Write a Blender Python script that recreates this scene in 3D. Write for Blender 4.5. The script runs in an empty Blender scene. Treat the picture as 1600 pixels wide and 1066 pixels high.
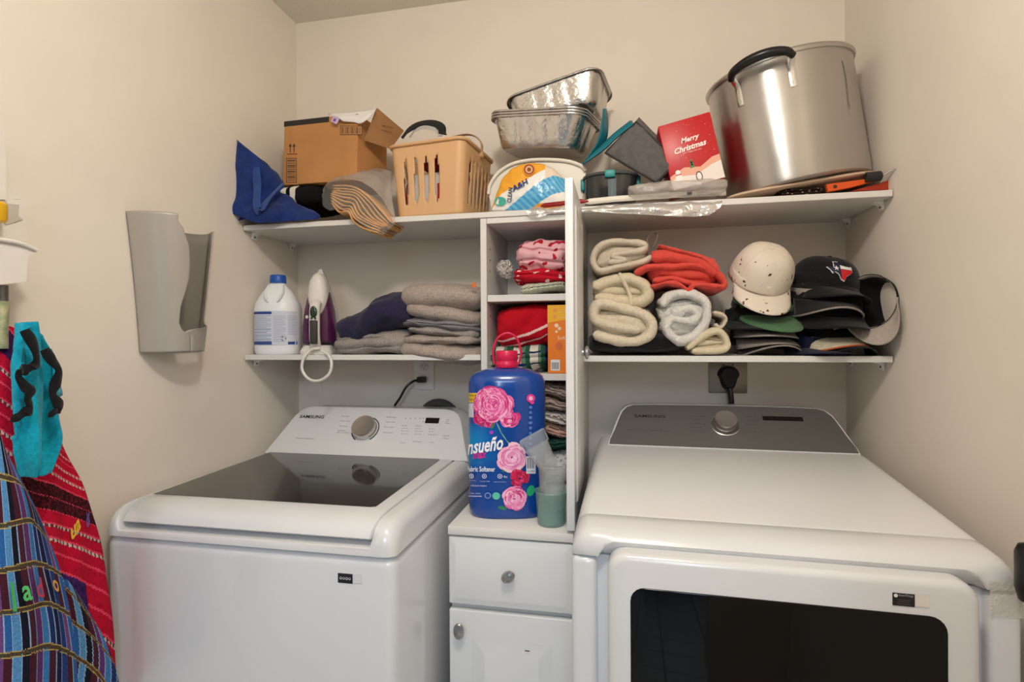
import bpy, bmesh, math, random
from mathutils import Vector, Matrix, Euler, noise
S = bpy.context.scene
C = S.collection
PI = math.pi
rnd = random.Random(7)

# ---------------------------------------------------------------- camera
F, CAM, YAW, PIT, ROL = 837.49, Vector((1.1568, -1.7663, 1.3324)), .2008, .0035, -.006
def _basis():
    r = Vector((math.cos(YAW), math.sin(YAW), 0)); f = Vector((-math.sin(YAW), math.cos(YAW), 0)); u = Vector((0, 0, 1))
    f2 = f*math.cos(PIT) - u*math.sin(PIT); u2 = u*math.cos(PIT) + f*math.sin(PIT)
    return r*math.cos(ROL) + u2*math.sin(ROL), u2*math.cos(ROL) - r*math.sin(ROL), f2
CR, CU, CF = _basis()
cd = bpy.data.cameras.new('camera'); cam = bpy.data.objects.new('camera', cd); C.objects.link(cam)
cd.sensor_fit = 'HORIZONTAL'; cd.sensor_width = 36; cd.lens = F/1600*36; cd.clip_start = .02; cd.clip_end = 60
cam.matrix_world = Matrix(((CR.x, CU.x, -CF.x, CAM.x), (CR.y, CU.y, -CF.y, CAM.y), (CR.z, CU.z, -CF.z, CAM.z), (0, 0, 0, 1)))
S.camera = cam

# ---------------------------------------------------------------- light
S.view_settings.view_transform = 'Standard'; S.view_settings.look = 'None'
S.view_settings.gamma = 1; S.view_settings.use_curve_mapping = False
S.view_settings.exposure = 0.0
w = bpy.data.worlds.new('world'); S.world = w; w.use_nodes = True
bg = w.node_tree.nodes['Background']; bg.inputs[0].default_value = (.80, .90, 1.0, 1); bg.inputs[1].default_value = .15
def area(name, loc, target, sx, sy, power, col):
    l = bpy.data.lights.new(name, 'AREA'); l.shape = 'RECTANGLE'; l.size = sx; l.size_y = sy; l.energy = power; l.color = col
    o = bpy.data.objects.new(name, l); C.objects.link(o); o.location = loc
    o.rotation_euler = (Vector(target) - Vector(loc)).to_track_quat('-Z', 'Y').to_euler(); return o
area("window_daylight", (1.33, -5.6, 2.5), (1.0, 0, .9), .28, 1.5, 20, (.74, .86, 1.0))
area("hall_cool_fill", (1.5, -3.9, 2.5), (1.6, -3.6, 0), 1.4, 1.2, 50, (.60, .80, 1.0))  # extra cool area light, added to brighten the hall floor and cool the fronts
lamp_l = bpy.data.lights.new('ceiling_lamp_light', 'POINT'); lamp_l.shadow_soft_size = .07; lamp_l.energy = 26.5; lamp_l.color = (1, .938, .845)
lamp_o = bpy.data.objects.new('ceiling_lamp_light', lamp_l); C.objects.link(lamp_o); lamp_o.location = (1.06, -1.50, 2.30)

# ---------------------------------------------------------------- helpers
def P(x, y, Y=None, Z=None, X=None):
    d = CF + CR*((x-800)/F) - CU*((y-533)/F)
    t = (X-CAM.x)/d.x if X is not None else (Y-CAM.y)/d.y if Y is not None else (Z-CAM.z)/d.z
    return CAM + d*t
def lin(c):
    return tuple(((v/255)/12.92 if v <= 10.31 else ((v/255+.055)/1.055)**2.4) for v in c)
MATS = {}
def mat(name, rgb=(200, 200, 200), rough=.5, metal=0, bump=0, bscale=200, var=0, vscale=30, coat=0, trans=0, alpha=1, sheen=0, ior=1.45, spec=.5, emit=0, vcol=False, rgb2=None, bdist=.002):
    if name in MATS: return MATS[name]
    m = bpy.data.materials.new(name); m.use_nodes = True; nt = m.node_tree; b = nt.nodes['Principled BSDF']
    c = (*lin(rgb), 1)
    b.inputs['Base Color'].default_value = c; b.inputs['Roughness'].default_value = rough; b.inputs['Metallic'].default_value = metal
    b.inputs['Coat Weight'].default_value = coat; b.inputs['Coat Roughness'].default_value = .08
    b.inputs['Transmission Weight'].default_value = trans; b.inputs['Alpha'].default_value = alpha; b.inputs['IOR'].default_value = ior
    b.inputs['Sheen Weight'].default_value = sheen; b.inputs['Specular IOR Level'].default_value = spec
    tc = nt.nodes.new('ShaderNodeTexCoord')
    if vcol:
        a = nt.nodes.new('ShaderNodeVertexColor'); a.layer_name = 'Col'; nt.links.new(a.outputs[0], b.inputs['Base Color'])
    elif var:
        n = nt.nodes.new('ShaderNodeTexNoise'); n.inputs['Scale'].default_value = vscale; n.inputs['Detail'].default_value = 4
        r = nt.nodes.new('ShaderNodeValToRGB'); r.color_ramp.elements[0].position = .35; r.color_ramp.elements[1].position = .65
        r.color_ramp.elements[0].color = (*lin(rgb2), 1) if rgb2 else (*[v*(1-var) for v in c[:3]], 1)
        r.color_ramp.elements[1].color = c if rgb2 else (*[min(1, v*(1+var)) for v in c[:3]], 1)
        nt.links.new(tc.outputs['Object'], n.inputs['Vector']); nt.links.new(n.outputs[0], r.inputs[0]); nt.links.new(r.outputs[0], b.inputs['Base Color'])
    if bump:
        n2 = nt.nodes.new('ShaderNodeTexNoise'); n2.inputs['Scale'].default_value = bscale; n2.inputs['Detail'].default_value = 5
        bp = nt.nodes.new('ShaderNodeBump'); bp.inputs['Strength'].default_value = bump; bp.inputs['Distance'].default_value = bdist
        nt.links.new(tc.outputs['Object'], n2.inputs['Vector']); nt.links.new(n2.outputs[0], bp.inputs['Height']); nt.links.new(bp.outputs[0], b.inputs['Normal'])
    if emit:
        b.inputs['Emission Color'].default_value = c; b.inputs['Emission Strength'].default_value = emit
    MATS[name] = m; return m
def cloth(name, rgb, var=.12, vscale=120, bump=.5, bscale=500, rgb2=None, bdist=.002):
    return mat(name, rgb, .95, 0, bump, bscale, var, vscale, sheen=.15, spec=.2, rgb2=rgb2, bdist=bdist)
def xf(loc=(0, 0, 0), rot=(0, 0, 0), sc=1):
    return Matrix.Translation(loc) @ Euler(rot).to_matrix().to_4x4() @ Matrix.Scale(sc, 4)
_TX = {}
def text_geo(s, shear=0, bold=0.0):
    k = (s, shear, bold)
    if k not in _TX:
        cu = bpy.data.curves.new('text', 'FONT'); cu.body = s; cu.size = 1; cu.shear = shear; cu.offset = bold; cu.resolution_u = 2
        cu.align_x = 'CENTER'; cu.align_y = 'CENTER'
        o = bpy.data.objects.new('text', cu); me = bpy.data.meshes.new_from_object(o)
        v = [x.co.copy() for x in me.vertices]; f = [tuple(p.vertices) for p in me.polygons]
        bpy.data.objects.remove(o); bpy.data.curves.remove(cu); bpy.data.meshes.remove(me)
        xs = [a.x for a in v]; ys = [a.y for a in v]; mx, my = (max(xs)+min(xs))/2, (max(ys)+min(ys))/2
        v = [Vector((a.x-mx, a.y-my, 0)) for a in v]; _TX[k] = (v, f, max(xs)-min(xs), max(ys)-min(ys))
    return _TX[k]
class MB:
    def __init__(s): s.bm = bmesh.new(); s.col = None
    def add(s, vs, fs, M=None, col=None):
        bv = [s.bm.verts.new(M @ Vector(v) if M else Vector(v)) for v in vs]; out = []
        for f in fs:
            try: fc = s.bm.faces.new([bv[i] for i in f])
            except ValueError: continue
            out.append(fc)
        if col is not None: s.paint(out, col)
        return bv, out
    def paint(s, faces, col):
        if s.col is None: s.col = s.bm.loops.layers.float_color.new('Col')
        c = (*lin(col), 1)
        for f in faces:
            for l in f.loops: l[s.col] = c
    def box(s, x0, x1, y0, y1, z0, z1, bev=0, seg=2, M=None, col=None):
        vs = [(x, y, z) for z in (z0, z1) for y in (y0, y1) for x in (x0, x1)]
        fs = [(0, 2, 3, 1), (4, 5, 7, 6), (0, 1, 5, 4), (1, 3, 7, 5), (3, 2, 6, 7), (2, 0, 4, 6)]
        bv, bf = s.add(vs, fs, M, col)
        if bev:
            es = list({e for f in bf for e in f.edges})
            bmesh.ops.bevel(s.bm, geom=es, offset=bev, segments=seg, affect='EDGES', profile=.5)
        return s
    def grid(s, fn, nu, nv, cu=False, cv=False, M=None, colfn=None, skip=None):
        U = nu if cu else nu+1; V = nv if cv else nv+1
        vs = [fn(i/nu, j/nv) for j in range(V) for i in range(U)]
        fs = []; cells = []
        for j in range(nv):
            for i in range(nu):
                if skip and skip(i, j): continue
                fs.append((j*U+i, j*U+(i+1) % U, ((j+1) % V)*U+(i+1) % U, ((j+1) % V)*U+i)); cells.append(((i+.5)/nu, (j+.5)/nv))
        bv, bf = s.add(vs, fs, M)
        if colfn:
            for f, c in zip(bf, cells): s.paint([f], colfn(*c))
        return s
    def rings(s, rs, cap0=True, cap1=True, M=None, col=None):
        n = len(rs[0]); vs = [p for r in rs for p in r]; fs = []
        for k in range(len(rs)-1):
            for i in range(n): fs.append((k*n+i, k*n+(i+1) % n, (k+1)*n+(i+1) % n, (k+1)*n+i))
        if cap0: fs.append(tuple(range(n))[::-1])
        if cap1: fs.append(tuple((len(rs)-1)*n+i for i in range(n)))
        s.add(vs, fs, M, col); return s
    def lathe(s, prof, n=32, M=None, sx=1, sy=1, e=2, cap0=True, cap1=True, col=None):
        rs = []
        for r, z in prof:
            ring = []
            for i in range(n):
                a = 2*PI*i/n; c_, s_ = math.cos(a), math.sin(a)
                ring.append((r*sx*math.copysign(abs(c_)**(2/e), c_), r*sy*math.copysign(abs(s_)**(2/e), s_), z))
            rs.append(ring)
        return s.rings(rs, cap0, cap1, M, col)
    def tube(s, pts, r, n=8, closed=False, M=None, flat=1, col=None, up=None):
        pts = [Vector(p) for p in pts]; N = len(pts); rs = []; prev = None
        for i, p in enumerate(pts):
            if closed: t = pts[(i+1) % N]-pts[i-1]
            else: t = pts[min(i+1, N-1)]-pts[max(i-1, 0)]
            t.normalize()
            if up is not None: a = Vector(up)
            elif prev is None: a = Vector((0, 0, 1)) if abs(t.z) < .9 else Vector((1, 0, 0))
            else: a = prev
            a = (a - t*a.dot(t)).normalized(); b = t.cross(a); prev = a
            rr = r(i/(N-1)) if callable(r) else r
            rs.append([p + a*(rr*math.cos(2*PI*k/n)) + b*(rr*flat*math.sin(2*PI*k/n)) for k in range(n)])
        if closed: rs.append(rs[0]); return s.rings(rs, False, False, M, col)
        return s.rings(rs, True, True, M, col)
    def poly(s, pts, M=None, col=None):
        s.add(pts, [tuple(range(len(pts)))], M, col); return s
    def prism(s, pts, d, M=None, col=None):          # pts: 3-D outline, d: extrusion vector
        n = len(pts); d = Vector(d); a = [Vector(p) for p in pts]; b = [p+d for p in a]
        s.rings([a, b], True, True, M, col); return s
    def text(s, t, wd=None, ht=None, fn=None, M=None, shear=0, bold=0.0, col=(0, 0, 0)):
        v, f, W_, H_ = text_geo(t, shear, bold); sx = wd/W_ if wd else ht/H_; sy = ht/H_ if ht else sx
        vs = [(a.x*sx, a.y*sy, 0) for a in v]
        if fn: vs = [fn(a[0], a[1]) for a in vs]
        s.add(vs, f, M, col); return s
    def disc(s, c, r, M=None, col=None, n=20, r2=None, fn=None, rot=0):
        vs = [(c[0]+r*math.cos(2*PI*i/n+rot), c[1]+(r2 or r)*math.sin(2*PI*i/n+rot), c[2] if len(c) > 2 else 0) for i in range(n)]
        if fn: vs = [fn(a[0], a[1]) for a in vs]
        s.add(vs, [tuple(range(n))], M, col); return s
    def wob(s, amp, freq=20, seed=0, only=None):
        s.bm.normal_update()
        o = Vector((seed*3.7, seed*1.3, seed*7.1)); d = []
        for v in s.bm.verts: d.append(noise.noise(v.co*freq+o)*amp + noise.noise(v.co*freq*2.7+o)*amp*.4)
        for v, k in zip(s.bm.verts, d):
            if only is None or only(v.co): v.co += v.normal*k
        return s
ROOTS = {}
def thing(name, label, cat, loc=(0, 0, 0), rot=(0, 0, 0), group=None):
    o = bpy.data.objects.new(name, None); C.objects.link(o); o.empty_display_size = .03
    o.location = loc; o.rotation_euler = rot; ROOTS[o.name] = xf(loc, rot)
    o['label'] = label; o['category'] = cat
    if group: o['group'] = group
    return o
def obj(name, mb, m, parent=None, world=False, smooth=35, solid=0, sub=0, label=None, cat=None, group=None, kind=None, so=0):
    bm = mb.bm
    if world and parent is not None:
        q = parent; M = Matrix.Identity(4)
        while q is not None:
            M = ROOTS.get(q.name, Matrix.Identity(4)) @ M; q = q.parent
        bm.transform(M.inverted())
    bmesh.ops.recalc_face_normals(bm, faces=bm.faces)
    if mb.col is not None:
        pass
    me = bpy.data.meshes.new(name); bm.to_mesh(me); bm.free()
    me.materials.append(m)
    me.polygons.foreach_set('use_smooth', [smooth > 0]*len(me.polygons))
    if smooth: me.set_sharp_from_angle(angle=math.radians(smooth))
    o = bpy.data.objects.new(name, me); C.objects.link(o)
    if parent is not None: o.parent = parent
    if solid:
        md = o.modifiers.new('solid', 'SOLIDIFY'); md.thickness = solid; md.offset = so
    if sub:
        md = o.modifiers.new('sub', 'SUBSURF'); md.levels = sub; md.render_levels = sub
    if label: o['label'] = label
    if cat: o['category'] = cat
    if group: o['group'] = group
    if kind: o['kind'] = kind
    return o
def flat(name, mb, m, parent, lift=None, **k):        # printed graphics: many tiny marks, one part
    k.setdefault('kind', 'stuff')
    return obj(name, mb, m, parent, smooth=0, **k)
def center(o):                                         # move a single-mesh thing's origin to its base
    me = o.data; xs = [v.co.x for v in me.vertices]; ys = [v.co.y for v in me.vertices]; zs = [v.co.z for v in me.vertices]
    c = Vector(((min(xs)+max(xs))/2, (min(ys)+max(ys))/2, min(zs))); me.transform(Matrix.Translation(-c)); o.location = c; return o
def struct(name, mb, m, **k):
    return obj(name, mb, m, kind='structure', **k)
def cr(p0, p1, p2, p3, t):
    return .5*((2*p1)+(-p0+p2)*t+(2*p0-5*p1+4*p2-p3)*t*t+(-p0+3*p1-3*p2+p3)*t*t*t)
def spline(pts, n, closed=False):
    pts = [Vector(p) for p in pts]; N = len(pts); out = []
    if closed:
        for i in range(N):
            for k in range(n): out.append(cr(pts[i-1], pts[i], pts[(i+1) % N], pts[(i+2) % N], k/n))
        return out
    for i in range(N-1):
        a = pts[i-1] if i else pts[0]*2-pts[1]; d = pts[i+2] if i+2 < N else pts[-1]*2-pts[-2]
        for k in range(n): out.append(cr(a, pts[i], pts[i+1], d, k/n))
    out.append(pts[-1]); return out
def sheet_mb(rows, nu=6, nv=6, wr=.003, freq=25, seed=0, colfn=None):
    """smooth surface through a grid of 3-D control points"""
    rows = [spline(r, nu) for r in rows]; cols = [spline([r[i] for r in rows], nv) for i in range(len(rows[0]))]
    U = len(cols)-1; V = len(cols[0])-1; mb = MB()
    mb.grid(lambda u, v: cols[round(u*U)][round(v*V)], U, V, colfn=colfn)
    if wr: mb.wob(wr, freq, seed)
    return mb
def soft_mb(w_, d, h, layers=1, amp=.004, seed=0, groove=.006, e=3.2, nu=56, nv=26, freq=16, bend=None, colfn=None, gw=.1, pw=4):
    """a folded soft slab: rounded box, grooved between its layers, uneven"""
    off = Vector((seed*5.1, seed*2.3, seed*1.9))
    def fn(u, v):
        a = 2*PI*u; s = 2*v-1; s = max(-1, min(1, s)); t = math.sin(s*PI/2)
        k = max(0, 1-abs(t)**pw)**(1/pw); k = .0 + k
        c_, s_ = math.cos(a), math.sin(a)
        y = math.copysign(abs(c_)**(2/e), c_); z = math.copysign(abs(s_)**(2/e), s_)
        x = t*w_/2; wv = noise.noise(Vector((x*9, y*2, seed)))*.10
        q = (z*k+wv+1)/2*layers; fr = abs(q-round(q)); 
        g = math.exp(-(fr/gw)**2)*groove if 0 < round(q) < layers else 0
        p = Vector((x*(1-.0), y*(d/2*(.35+.65*k)-g*(1 if abs(z) < .97 else 0)), z*h/2*(.25+.75*k)))
        if layers > 1 and abs(t) > .9: p.x -= math.copysign(g, t)
        n = noise.noise(p*freq+off)*amp+noise.noise(p*freq*2.6+off)*amp*.45
        q2 = Vector((p.x/(w_*w_), p.y/(d*d), p.z/(h*h))); q2.normalize(); p += q2*n*1.6
        if bend: p = bend(p)
        return p
    mb = MB(); mb.grid(fn, nu, nv, cu=True, colfn=colfn)
    bmesh.ops.holes_fill(mb.bm, edges=[e_ for e_ in mb.bm.edges if e_.is_boundary]); return mb
def ribbon_mb(path, th, Y0, Y1, nseg=5, seed=0, amp=.003, freq=25, px=True, ring=14, rnd_=.5):
    """cloth strip with thickness, its profile drawn in the XZ plane, running back from Y0 to Y1"""
    pts = [P(a, b, Y=Y0) for a, b in path] if px else [Vector(p) for p in path]
    sp = spline(pts, nseg); N = len(sp); rs = []; dep = abs(Y1-Y0)
    for i, p in enumerate(sp):
        t = sp[min(i+1, N-1)]-sp[max(i-1, 0)]; n = Vector((-t.z, 0, t.x)); n = n.normalized() if n.length > 1e-9 else Vector((0, 0, 1))
        k = 1 if 0 < i < N-1 else .55
        r = []
        for j in range(ring):
            a = 2*PI*j/ring; c_, s_ = math.cos(a), math.sin(a)
            yy = math.copysign(abs(c_)**(.28), c_); hh = math.copysign(abs(s_)**(.8), s_)
            r.append(p + n*(hh*th/2*k) + Vector((0, (1-yy)/2*dep*(1 if Y1 > Y0 else -1), 0)))
        rs.append(r)
    mb = MB().rings(rs)
    if amp: mb.wob(amp, freq, seed)
    return mb
def frame(O, ux, uy, lift=.0006):
    O = Vector(O); ux = Vector(ux).normalized(); uy = Vector(uy); uy = (uy-ux*uy.dot(ux)).normalized(); n = ux.cross(uy); O = O+n*lift
    return Matrix(((ux.x, uy.x, n.x, O.x), (ux.y, uy.y, n.y, O.y), (ux.z, uy.z, n.z, O.z), (0, 0, 0, 1)))
def rrect(x0, x1, y0, y1, r, n=5):
    out = []
    for cx, cy, a0 in ((x1-r, y1-r, 0), (x0+r, y1-r, 90), (x0+r, y0+r, 180), (x1-r, y0+r, 270)):
        for k in range(n+1):
            a = math.radians(a0+90*k/n); out.append((cx+r*math.cos(a), cy+r*math.sin(a)))
    return out
PRINT = mat('printed_ink', vcol=True, rough=.5)
PRINTG = mat('glossy_print', vcol=True, rough=.25)
CLOTHP = mat('dyed_cloth', vcol=True, rough=.95, bump=.5, bscale=450, spec=.2)
# ---------------------------------------------------------------- setting
W, H = 1.8146, 2.4896
WALL = mat('cream_wall_paint', (233, 224, 212), .75, bump=.12, bscale=140, var=.015, vscale=6, spec=.25)
CEIL = mat('popcorn_ceiling', (232, 226, 216), .9, bump=.9, bscale=110, bdist=.006, spec=.1)
struct('wall_back', MB().box(-.1, W+.1, 0, .1, 0, H+.1), WALL)
struct('wall_left', MB().box(-.1, 0, -2.3, 0, 0, H+.1), WALL)
struct('wall_right', MB().box(W, W+.1, -2.3, 0, 0, H+.1), WALL)
struct('wall_front', MB().box(1.45, W+.1, -2.3, -2.2, 0, H+.1).box(-.1, .12, -2.3, -2.2, 0, H+.1).box(.12, 1.45, -2.3, -2.2, 2.08, H+.1), WALL)
struct('ceiling', MB().box(-.1, W+.1, -2.3, .1, H, H+.1), CEIL)
fm = mat('floor_tile_ceramic', (205, 200, 190), .35)
nt = fm.node_tree; br = nt.nodes.new('ShaderNodeTexBrick'); tcn = nt.nodes.new('ShaderNodeTexCoord')
br.offset = 0; br.inputs['Scale'].default_value = 1; br.inputs['Brick Width'].default_value = .4; br.inputs['Row Height'].default_value = .4; br.inputs['Mortar Size'].default_value = .006
br.inputs['Color1'].default_value = (*lin((205, 200, 190)), 1); br.inputs['Color2'].default_value = (*lin((198, 193, 184)), 1); br.inputs['Mortar'].default_value = (*lin((120, 112, 104)), 1)
nt.links.new(tcn.outputs['Object'], br.inputs['Vector']); nt.links.new(br.outputs[0], nt.nodes['Principled BSDF'].inputs['Base Color'])
struct('floor', MB().box(-1.5, 4, -6.5, .1, -.1, 0), fm)

WHITE = mat('white_melamine', (222, 219, 215), .38, bump=.02, bscale=60)
LAQ = mat('white_lacquered_mdf', (222, 222, 222), .35, bump=.015, bscale=90)
PLASW = mat('white_plastic', (238, 237, 233), .35)
NICK = mat('brushed_nickel', (170, 170, 172), .28, 1)
DARKH = mat('screw_hole', (60, 50, 42), .6)
STEEL = mat('bright_steel', (215, 213, 210), .22, 1)

# shelves with their little clip brackets
def bracket(parent, x, y, z, side):
    mb = MB(); s = side
    prof = [(0, 0), (0, -.020), (.004*s, -.022), (.006*s, -.012), (.012*s, -.006), (.022*s, -.004), (.024*s, 0)]
    mb.prism([(x+a, y-.009, z+b) for a, b in prof], (0, .018, 0))
    b = obj('bracket', mb, PLASW, parent, world=True, smooth=50)
    sc = MB(); M = Matrix.Translation((x+.0045*s, y, z-.013)) @ Matrix.Rotation(PI/2*s, 4, 'Y')
    sc.lathe([(.0032, 0), (.0032, .002), (.0018, .003)], 10, M=M); obj('screw', sc, DARKH, b, world=True)
def board(name, label, x0, x1, d, ztop, br_=()):
    t = thing(name, label, 'shelf', ((x0+x1)/2, -d/2, ztop-.016))
    obj('board', MB().box(x0, x1, -d, -.001, ztop-.016, ztop, .0012, 1), WHITE, t, world=True)
    for x, y, s in br_: bracket(t, x, y, ztop-.016, s)
    return t
ZU, ZL = 1.6929, 1.2882
board('wall_shelf', 'long white upper shelf board running from wall to wall over the tall cabinet', .004, W-.004, .293, ZU,
      ((.002, -.245, 1), (.002, -.045, 1), (W-.002, -.235, -1), (W-.002, -.035, -1)))
board('wall_shelf', 'short white lower shelf board left of the tall cabinet, above the washer', .004, .764, .291, ZL, ((.002, -.24, 1),))
board('wall_shelf', 'white lower shelf board right of the tall cabinet, above the dryer', 1.056, W-.004, .291, ZL-.003, ((W-.002, -.235, -1), (W-.002, -.05, -1)))

# tall narrow cabinet with its open door
t = thing('tall_cabinet', 'narrow white open-fronted cabinet with its door swung open, on the drawer cabinet', 'cabinet', (.909, -.145, .898))
zt = ZU-.017
obj('side_panel', MB().box(.766, .784, -.29, -.002, .898, zt, .001, 1), WHITE, t, world=True)
obj('side_panel', MB().box(1.034, 1.052, -.29, -.002, .898, zt, .001, 1), WHITE, t, world=True)
obj('top_panel', MB().box(.785, 1.033, -.29, -.002, zt-.016, zt, .001, 1), WHITE, t, world=True)
obj('back_panel', MB().box(.785, 1.033, -.008, -.002, .898, zt-.017), WHITE, t, world=True)
zs1 = P(825, 460, Y=-.285).z; zs2 = P(825, 584, Y=-.285).z
for z in (zs1, zs2): obj('shelf', MB().box(.785, 1.033, -.286, -.009, z-.019, z, .001, 1), WHITE, t, world=True)
holes = MB()
for z in (1.40, 1.432, 1.53, 1.562, 1.594, 1.2, 1.232):
    for y in (-.25, -.06): holes.lathe([(.003, 0), (.003, .0006)], 10, M=xf((.784, y, z), (0, PI/2, 0)))
obj('peg_holes', holes, DARKH, t, world=True, kind='stuff')
door = MB(); dx = 1.036
Md = Matrix.Translation((dx, -.29, .905))           # door local: x thickness, -y outwards, z up
dz = .785
door.box(0, .018, -.285, -.002, 0, dz, .0015, 2, M=Md)
d = obj('door', door, LAQ, t, world=True)
ROOTS[d.name] = Matrix.Identity(4)
# raised panel and routed frame on the door's outer face (towards the dryer)
pm = MB()
def raised(mb, M, x0, x1, y0, y1, steps):
    rs = [[M @ Vector((px, py, h)) for px, py in rrect(x0+i, x1-i, y0+i, y1-i, .004, 2)] for i, h in steps]
    mb.rings(rs, False, True)
Mf = frame((dx+.018, -.575, .905), (0, 1, 0), (0, 0, 1), 0)
raised(pm, Mf, .04, .245, .05, dz-.05, ((0, 0.0002), (.004, .004), (.010, .005), (.016, .0015), (.030, .006)))
obj('raised_panel', pm, LAQ, d, world=True, smooth=25)
def knob_mb(M, rx=.016, ry=.016, l=.024):
    return MB().lathe([(.4, 0), (.35, .3*l/.024*.024/.024), ], 8) if False else MB().lathe([(.0065, 0), (.0055, l*.4), (.008, l*.5), (.0155, l*.62), (.0165, l*.75), (.014, l*.9), (.0105, l*.94), (.010, l*.9), (.006, l*.96), (.0001, l)], 24, M=M, sx=rx/.016, sy=ry/.016)
obj('knob', knob_mb(frame(P(906, 551, X=dx+.018), (0, 1, 0), (0, 0, 1), 0), .010, .017), NICK, d, world=True)

# drawer cabinet under it
fy = -.566
x0, x1 = .757, 1.05
bc = thing('drawer_cabinet', 'narrow white base cabinet with one drawer and a panelled door, between washer and dryer', 'cabinet', ((x0+x1)/2, -.28, 0))
obj('body', MB().box(x0+.002, x1, fy+.02, -.002, .06, .875).box(x0+.02, x1-.02, fy+.06, -.01, 0, .06), WHITE, bc, world=True)
obj('top', MB().box(x0, x1, fy-.004, -.002, .876, .8965, .002, 2), WHITE, bc, world=True)
z_d1 = P(795, 953, Y=fy).z
dr = obj('drawer', MB().box(x0+.001, x1-.001, fy, fy+.018, z_d1+.002, .871, .003, 3), LAQ, bc, world=True)
dm = MB(); Mf = frame((x0+.001, fy, z_d1+.002), (1, 0, 0), (0, 0, 1), 0); dh = .869-z_d1
raised(dm, Mf, .004, x1-x0-.006, .004, dh-.004, ((0, .0003), (.006, .0015), (.012, .004)))
ROOTS[dr.name] = Matrix.Identity(4)
obj('drawer_front', dm, LAQ, dr, world=True, smooth=25)
obj('knob', knob_mb(frame(P(796, 897, Y=fy-.004), (1, 0, .1), (0, 0, 1), 0) @ Matrix.Rotation(.5, 4, 'Z'), .0165, .0125), NICK, dr, world=True)
z_d2 = P(795, 958, Y=fy).z
dd = obj('door', MB().box(x0+.001, x1-.001, fy, fy+.018, .07, z_d2-.004, .003, 3), LAQ, bc, world=True)
ROOTS[dd.name] = Matrix.Identity(4)
dm = MB(); Mf = frame((x0+.001, fy, .07), (1, 0, 0), (0, 0, 1), 0); dh = z_d2-.074
raised(dm, Mf, .055, x1-x0-.05, .055, dh-.062, ((0, .0002), (.004, -.003+.0035), (.008, .0012), (.014, .0016), (.030, .0075)))
obj('raised_panel', dm, LAQ, dd, world=True, smooth=25)
obj('knob', knob_mb(frame(P(720, 981, Y=fy), (1, 0, 0), (0, 0, 1), 0), .0125, .0185), NICK, dd, world=True)
chip = MB().box(0, .011, 0, .0006, 0, .0025, M=Matrix.Translation(P(820, 1018, Y=fy-.0082)))
obj('chipped_paint', chip, mat('bare_chipboard', (120, 92, 60), .9), dd, world=True)

# ---------------------------------------------------------------- washer
ENAM = mat('white_enamel', (216, 217, 220), .16, coat=.5, bump=.01, bscale=30)
ENAM2 = mat('white_gloss_plastic', (218, 218, 219), .22, coat=.3)
BLK = mat('black_plastic', (22, 22, 24), .35)
DIAL = mat('turned_aluminium', (205, 200, 196), .25, 1)
INK = mat('dark_grey_print', (60, 60, 64), .5)
INKL = mat('pale_grey_print', (150, 150, 150), .5)
SCRN = mat('dark_display_glass', (26, 20, 18), .15)
ws = thing('washing_machine', 'white top-loading washing machine with dark glass lid, at the left wall', 'washer', (.378, -.42, 0))
wx0, wx1 = .035, .721
obj('body', MB().box(wx0, wx1, -.787, -.06, .03, .903, .022, 4), ENAM, ws, world=True)
for fx, fy_ in ((.09, -.73), (.66, -.73), (.09, -.12), (.66, -.12)): obj('foot', MB().lathe([(.025, 0), (.025, .012), (.012, .014), (.012, .032)], 14, M=xf((fx, fy_, 0))), BLK, ws, world=True)
def endcap(A, B, xs, r, shr):
    """rings along x of YZ profile; shrinks towards both ends for a rounded look"""
    return A
Apro = [(-.062, .9055), (-.79, .9055), (-.790, .928), (-.786, .942), (-.777, .955), (-.762, .965), (-.735, .970), (-.25, .975), (-.062, .978)]
Bpro = [(-.062, .9055), (-.79, .9055), (-.790, .914), (-.788, .919), (-.783, .921), (-.772, .919), (-.760, .925), (-.25, .955), (-.062, .978)]
def sect(x, pro, dz=0, dy=0, z0=.9055):
    return [(x, y+(dy if y < -.3 else 0), (z if i < 2 else max(z-dz, z0+.004))) for i, (y, z) in enumerate(pro)]
R_ = .03; rs = []
for k in range(6):
    a = PI/2*k/5; rs.append(sect(wx0+R_*(1-math.sin(a)) if False else wx0+R_*(1-math.cos(a))*1, Apro, R_*(1-math.sin(a)), R_*.55*(1-math.sin(a))))
rs += [sect(.068, Apro), sect(.074, Bpro), sect(.2, Bpro), sect(.5, Bpro), sect(.668, Bpro), sect(.675, Apro)]
for k in range(6):
    a = PI/2*k/5; rs.append(sect(wx1-R_*(1-math.sin(a)), Apro, R_*(1-math.cos(a)), R_*.55*(1-math.cos(a))))
obj('top_cover', MB().rings(rs), ENAM2, ws, world=True, smooth=40)
lpro = [(-.262, .979), (-.70, .973), (-.735, .969), (-.760, .959), (-.775, .945), (-.779, .936), (-.774, .932), (-.755, .935), (-.70, .950), (-.262, .955)]
rs = []
for x, k in ((.0715, .8), (.073, .3), (.077, 0), (.2, 0), (.55, 0), (.664, 0), (.668, .3), (.6695, .8)):
    rs.append([(x, y+(.02*k if y < -.74 else 0), z-(.006*k if i < 5 else 0)) for i, (y, z) in enumerate(lpro)])
ld = obj('lid', MB().rings(rs), ENAM2, ws, world=True, smooth=40); ROOTS[ld.name] = Matrix.Identity(4)
GLS = mat('dark_tinted_glass', (26, 23, 21), .06, spec=.9, ior=1.6)
def lidz(y): return .973+(y+.70)/(.438)*(.006)
gl = [(.078, -.700), (.628, -.700), (.638, -.694), (.634, -.27), (.628, -.262), (.070, -.262)]
obj('lid_glass', MB().rings([[(x, y, lidz(y)+h) for x, y in gl] for h in (.0002, .0012)]), GLS, ld, world=True)
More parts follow.
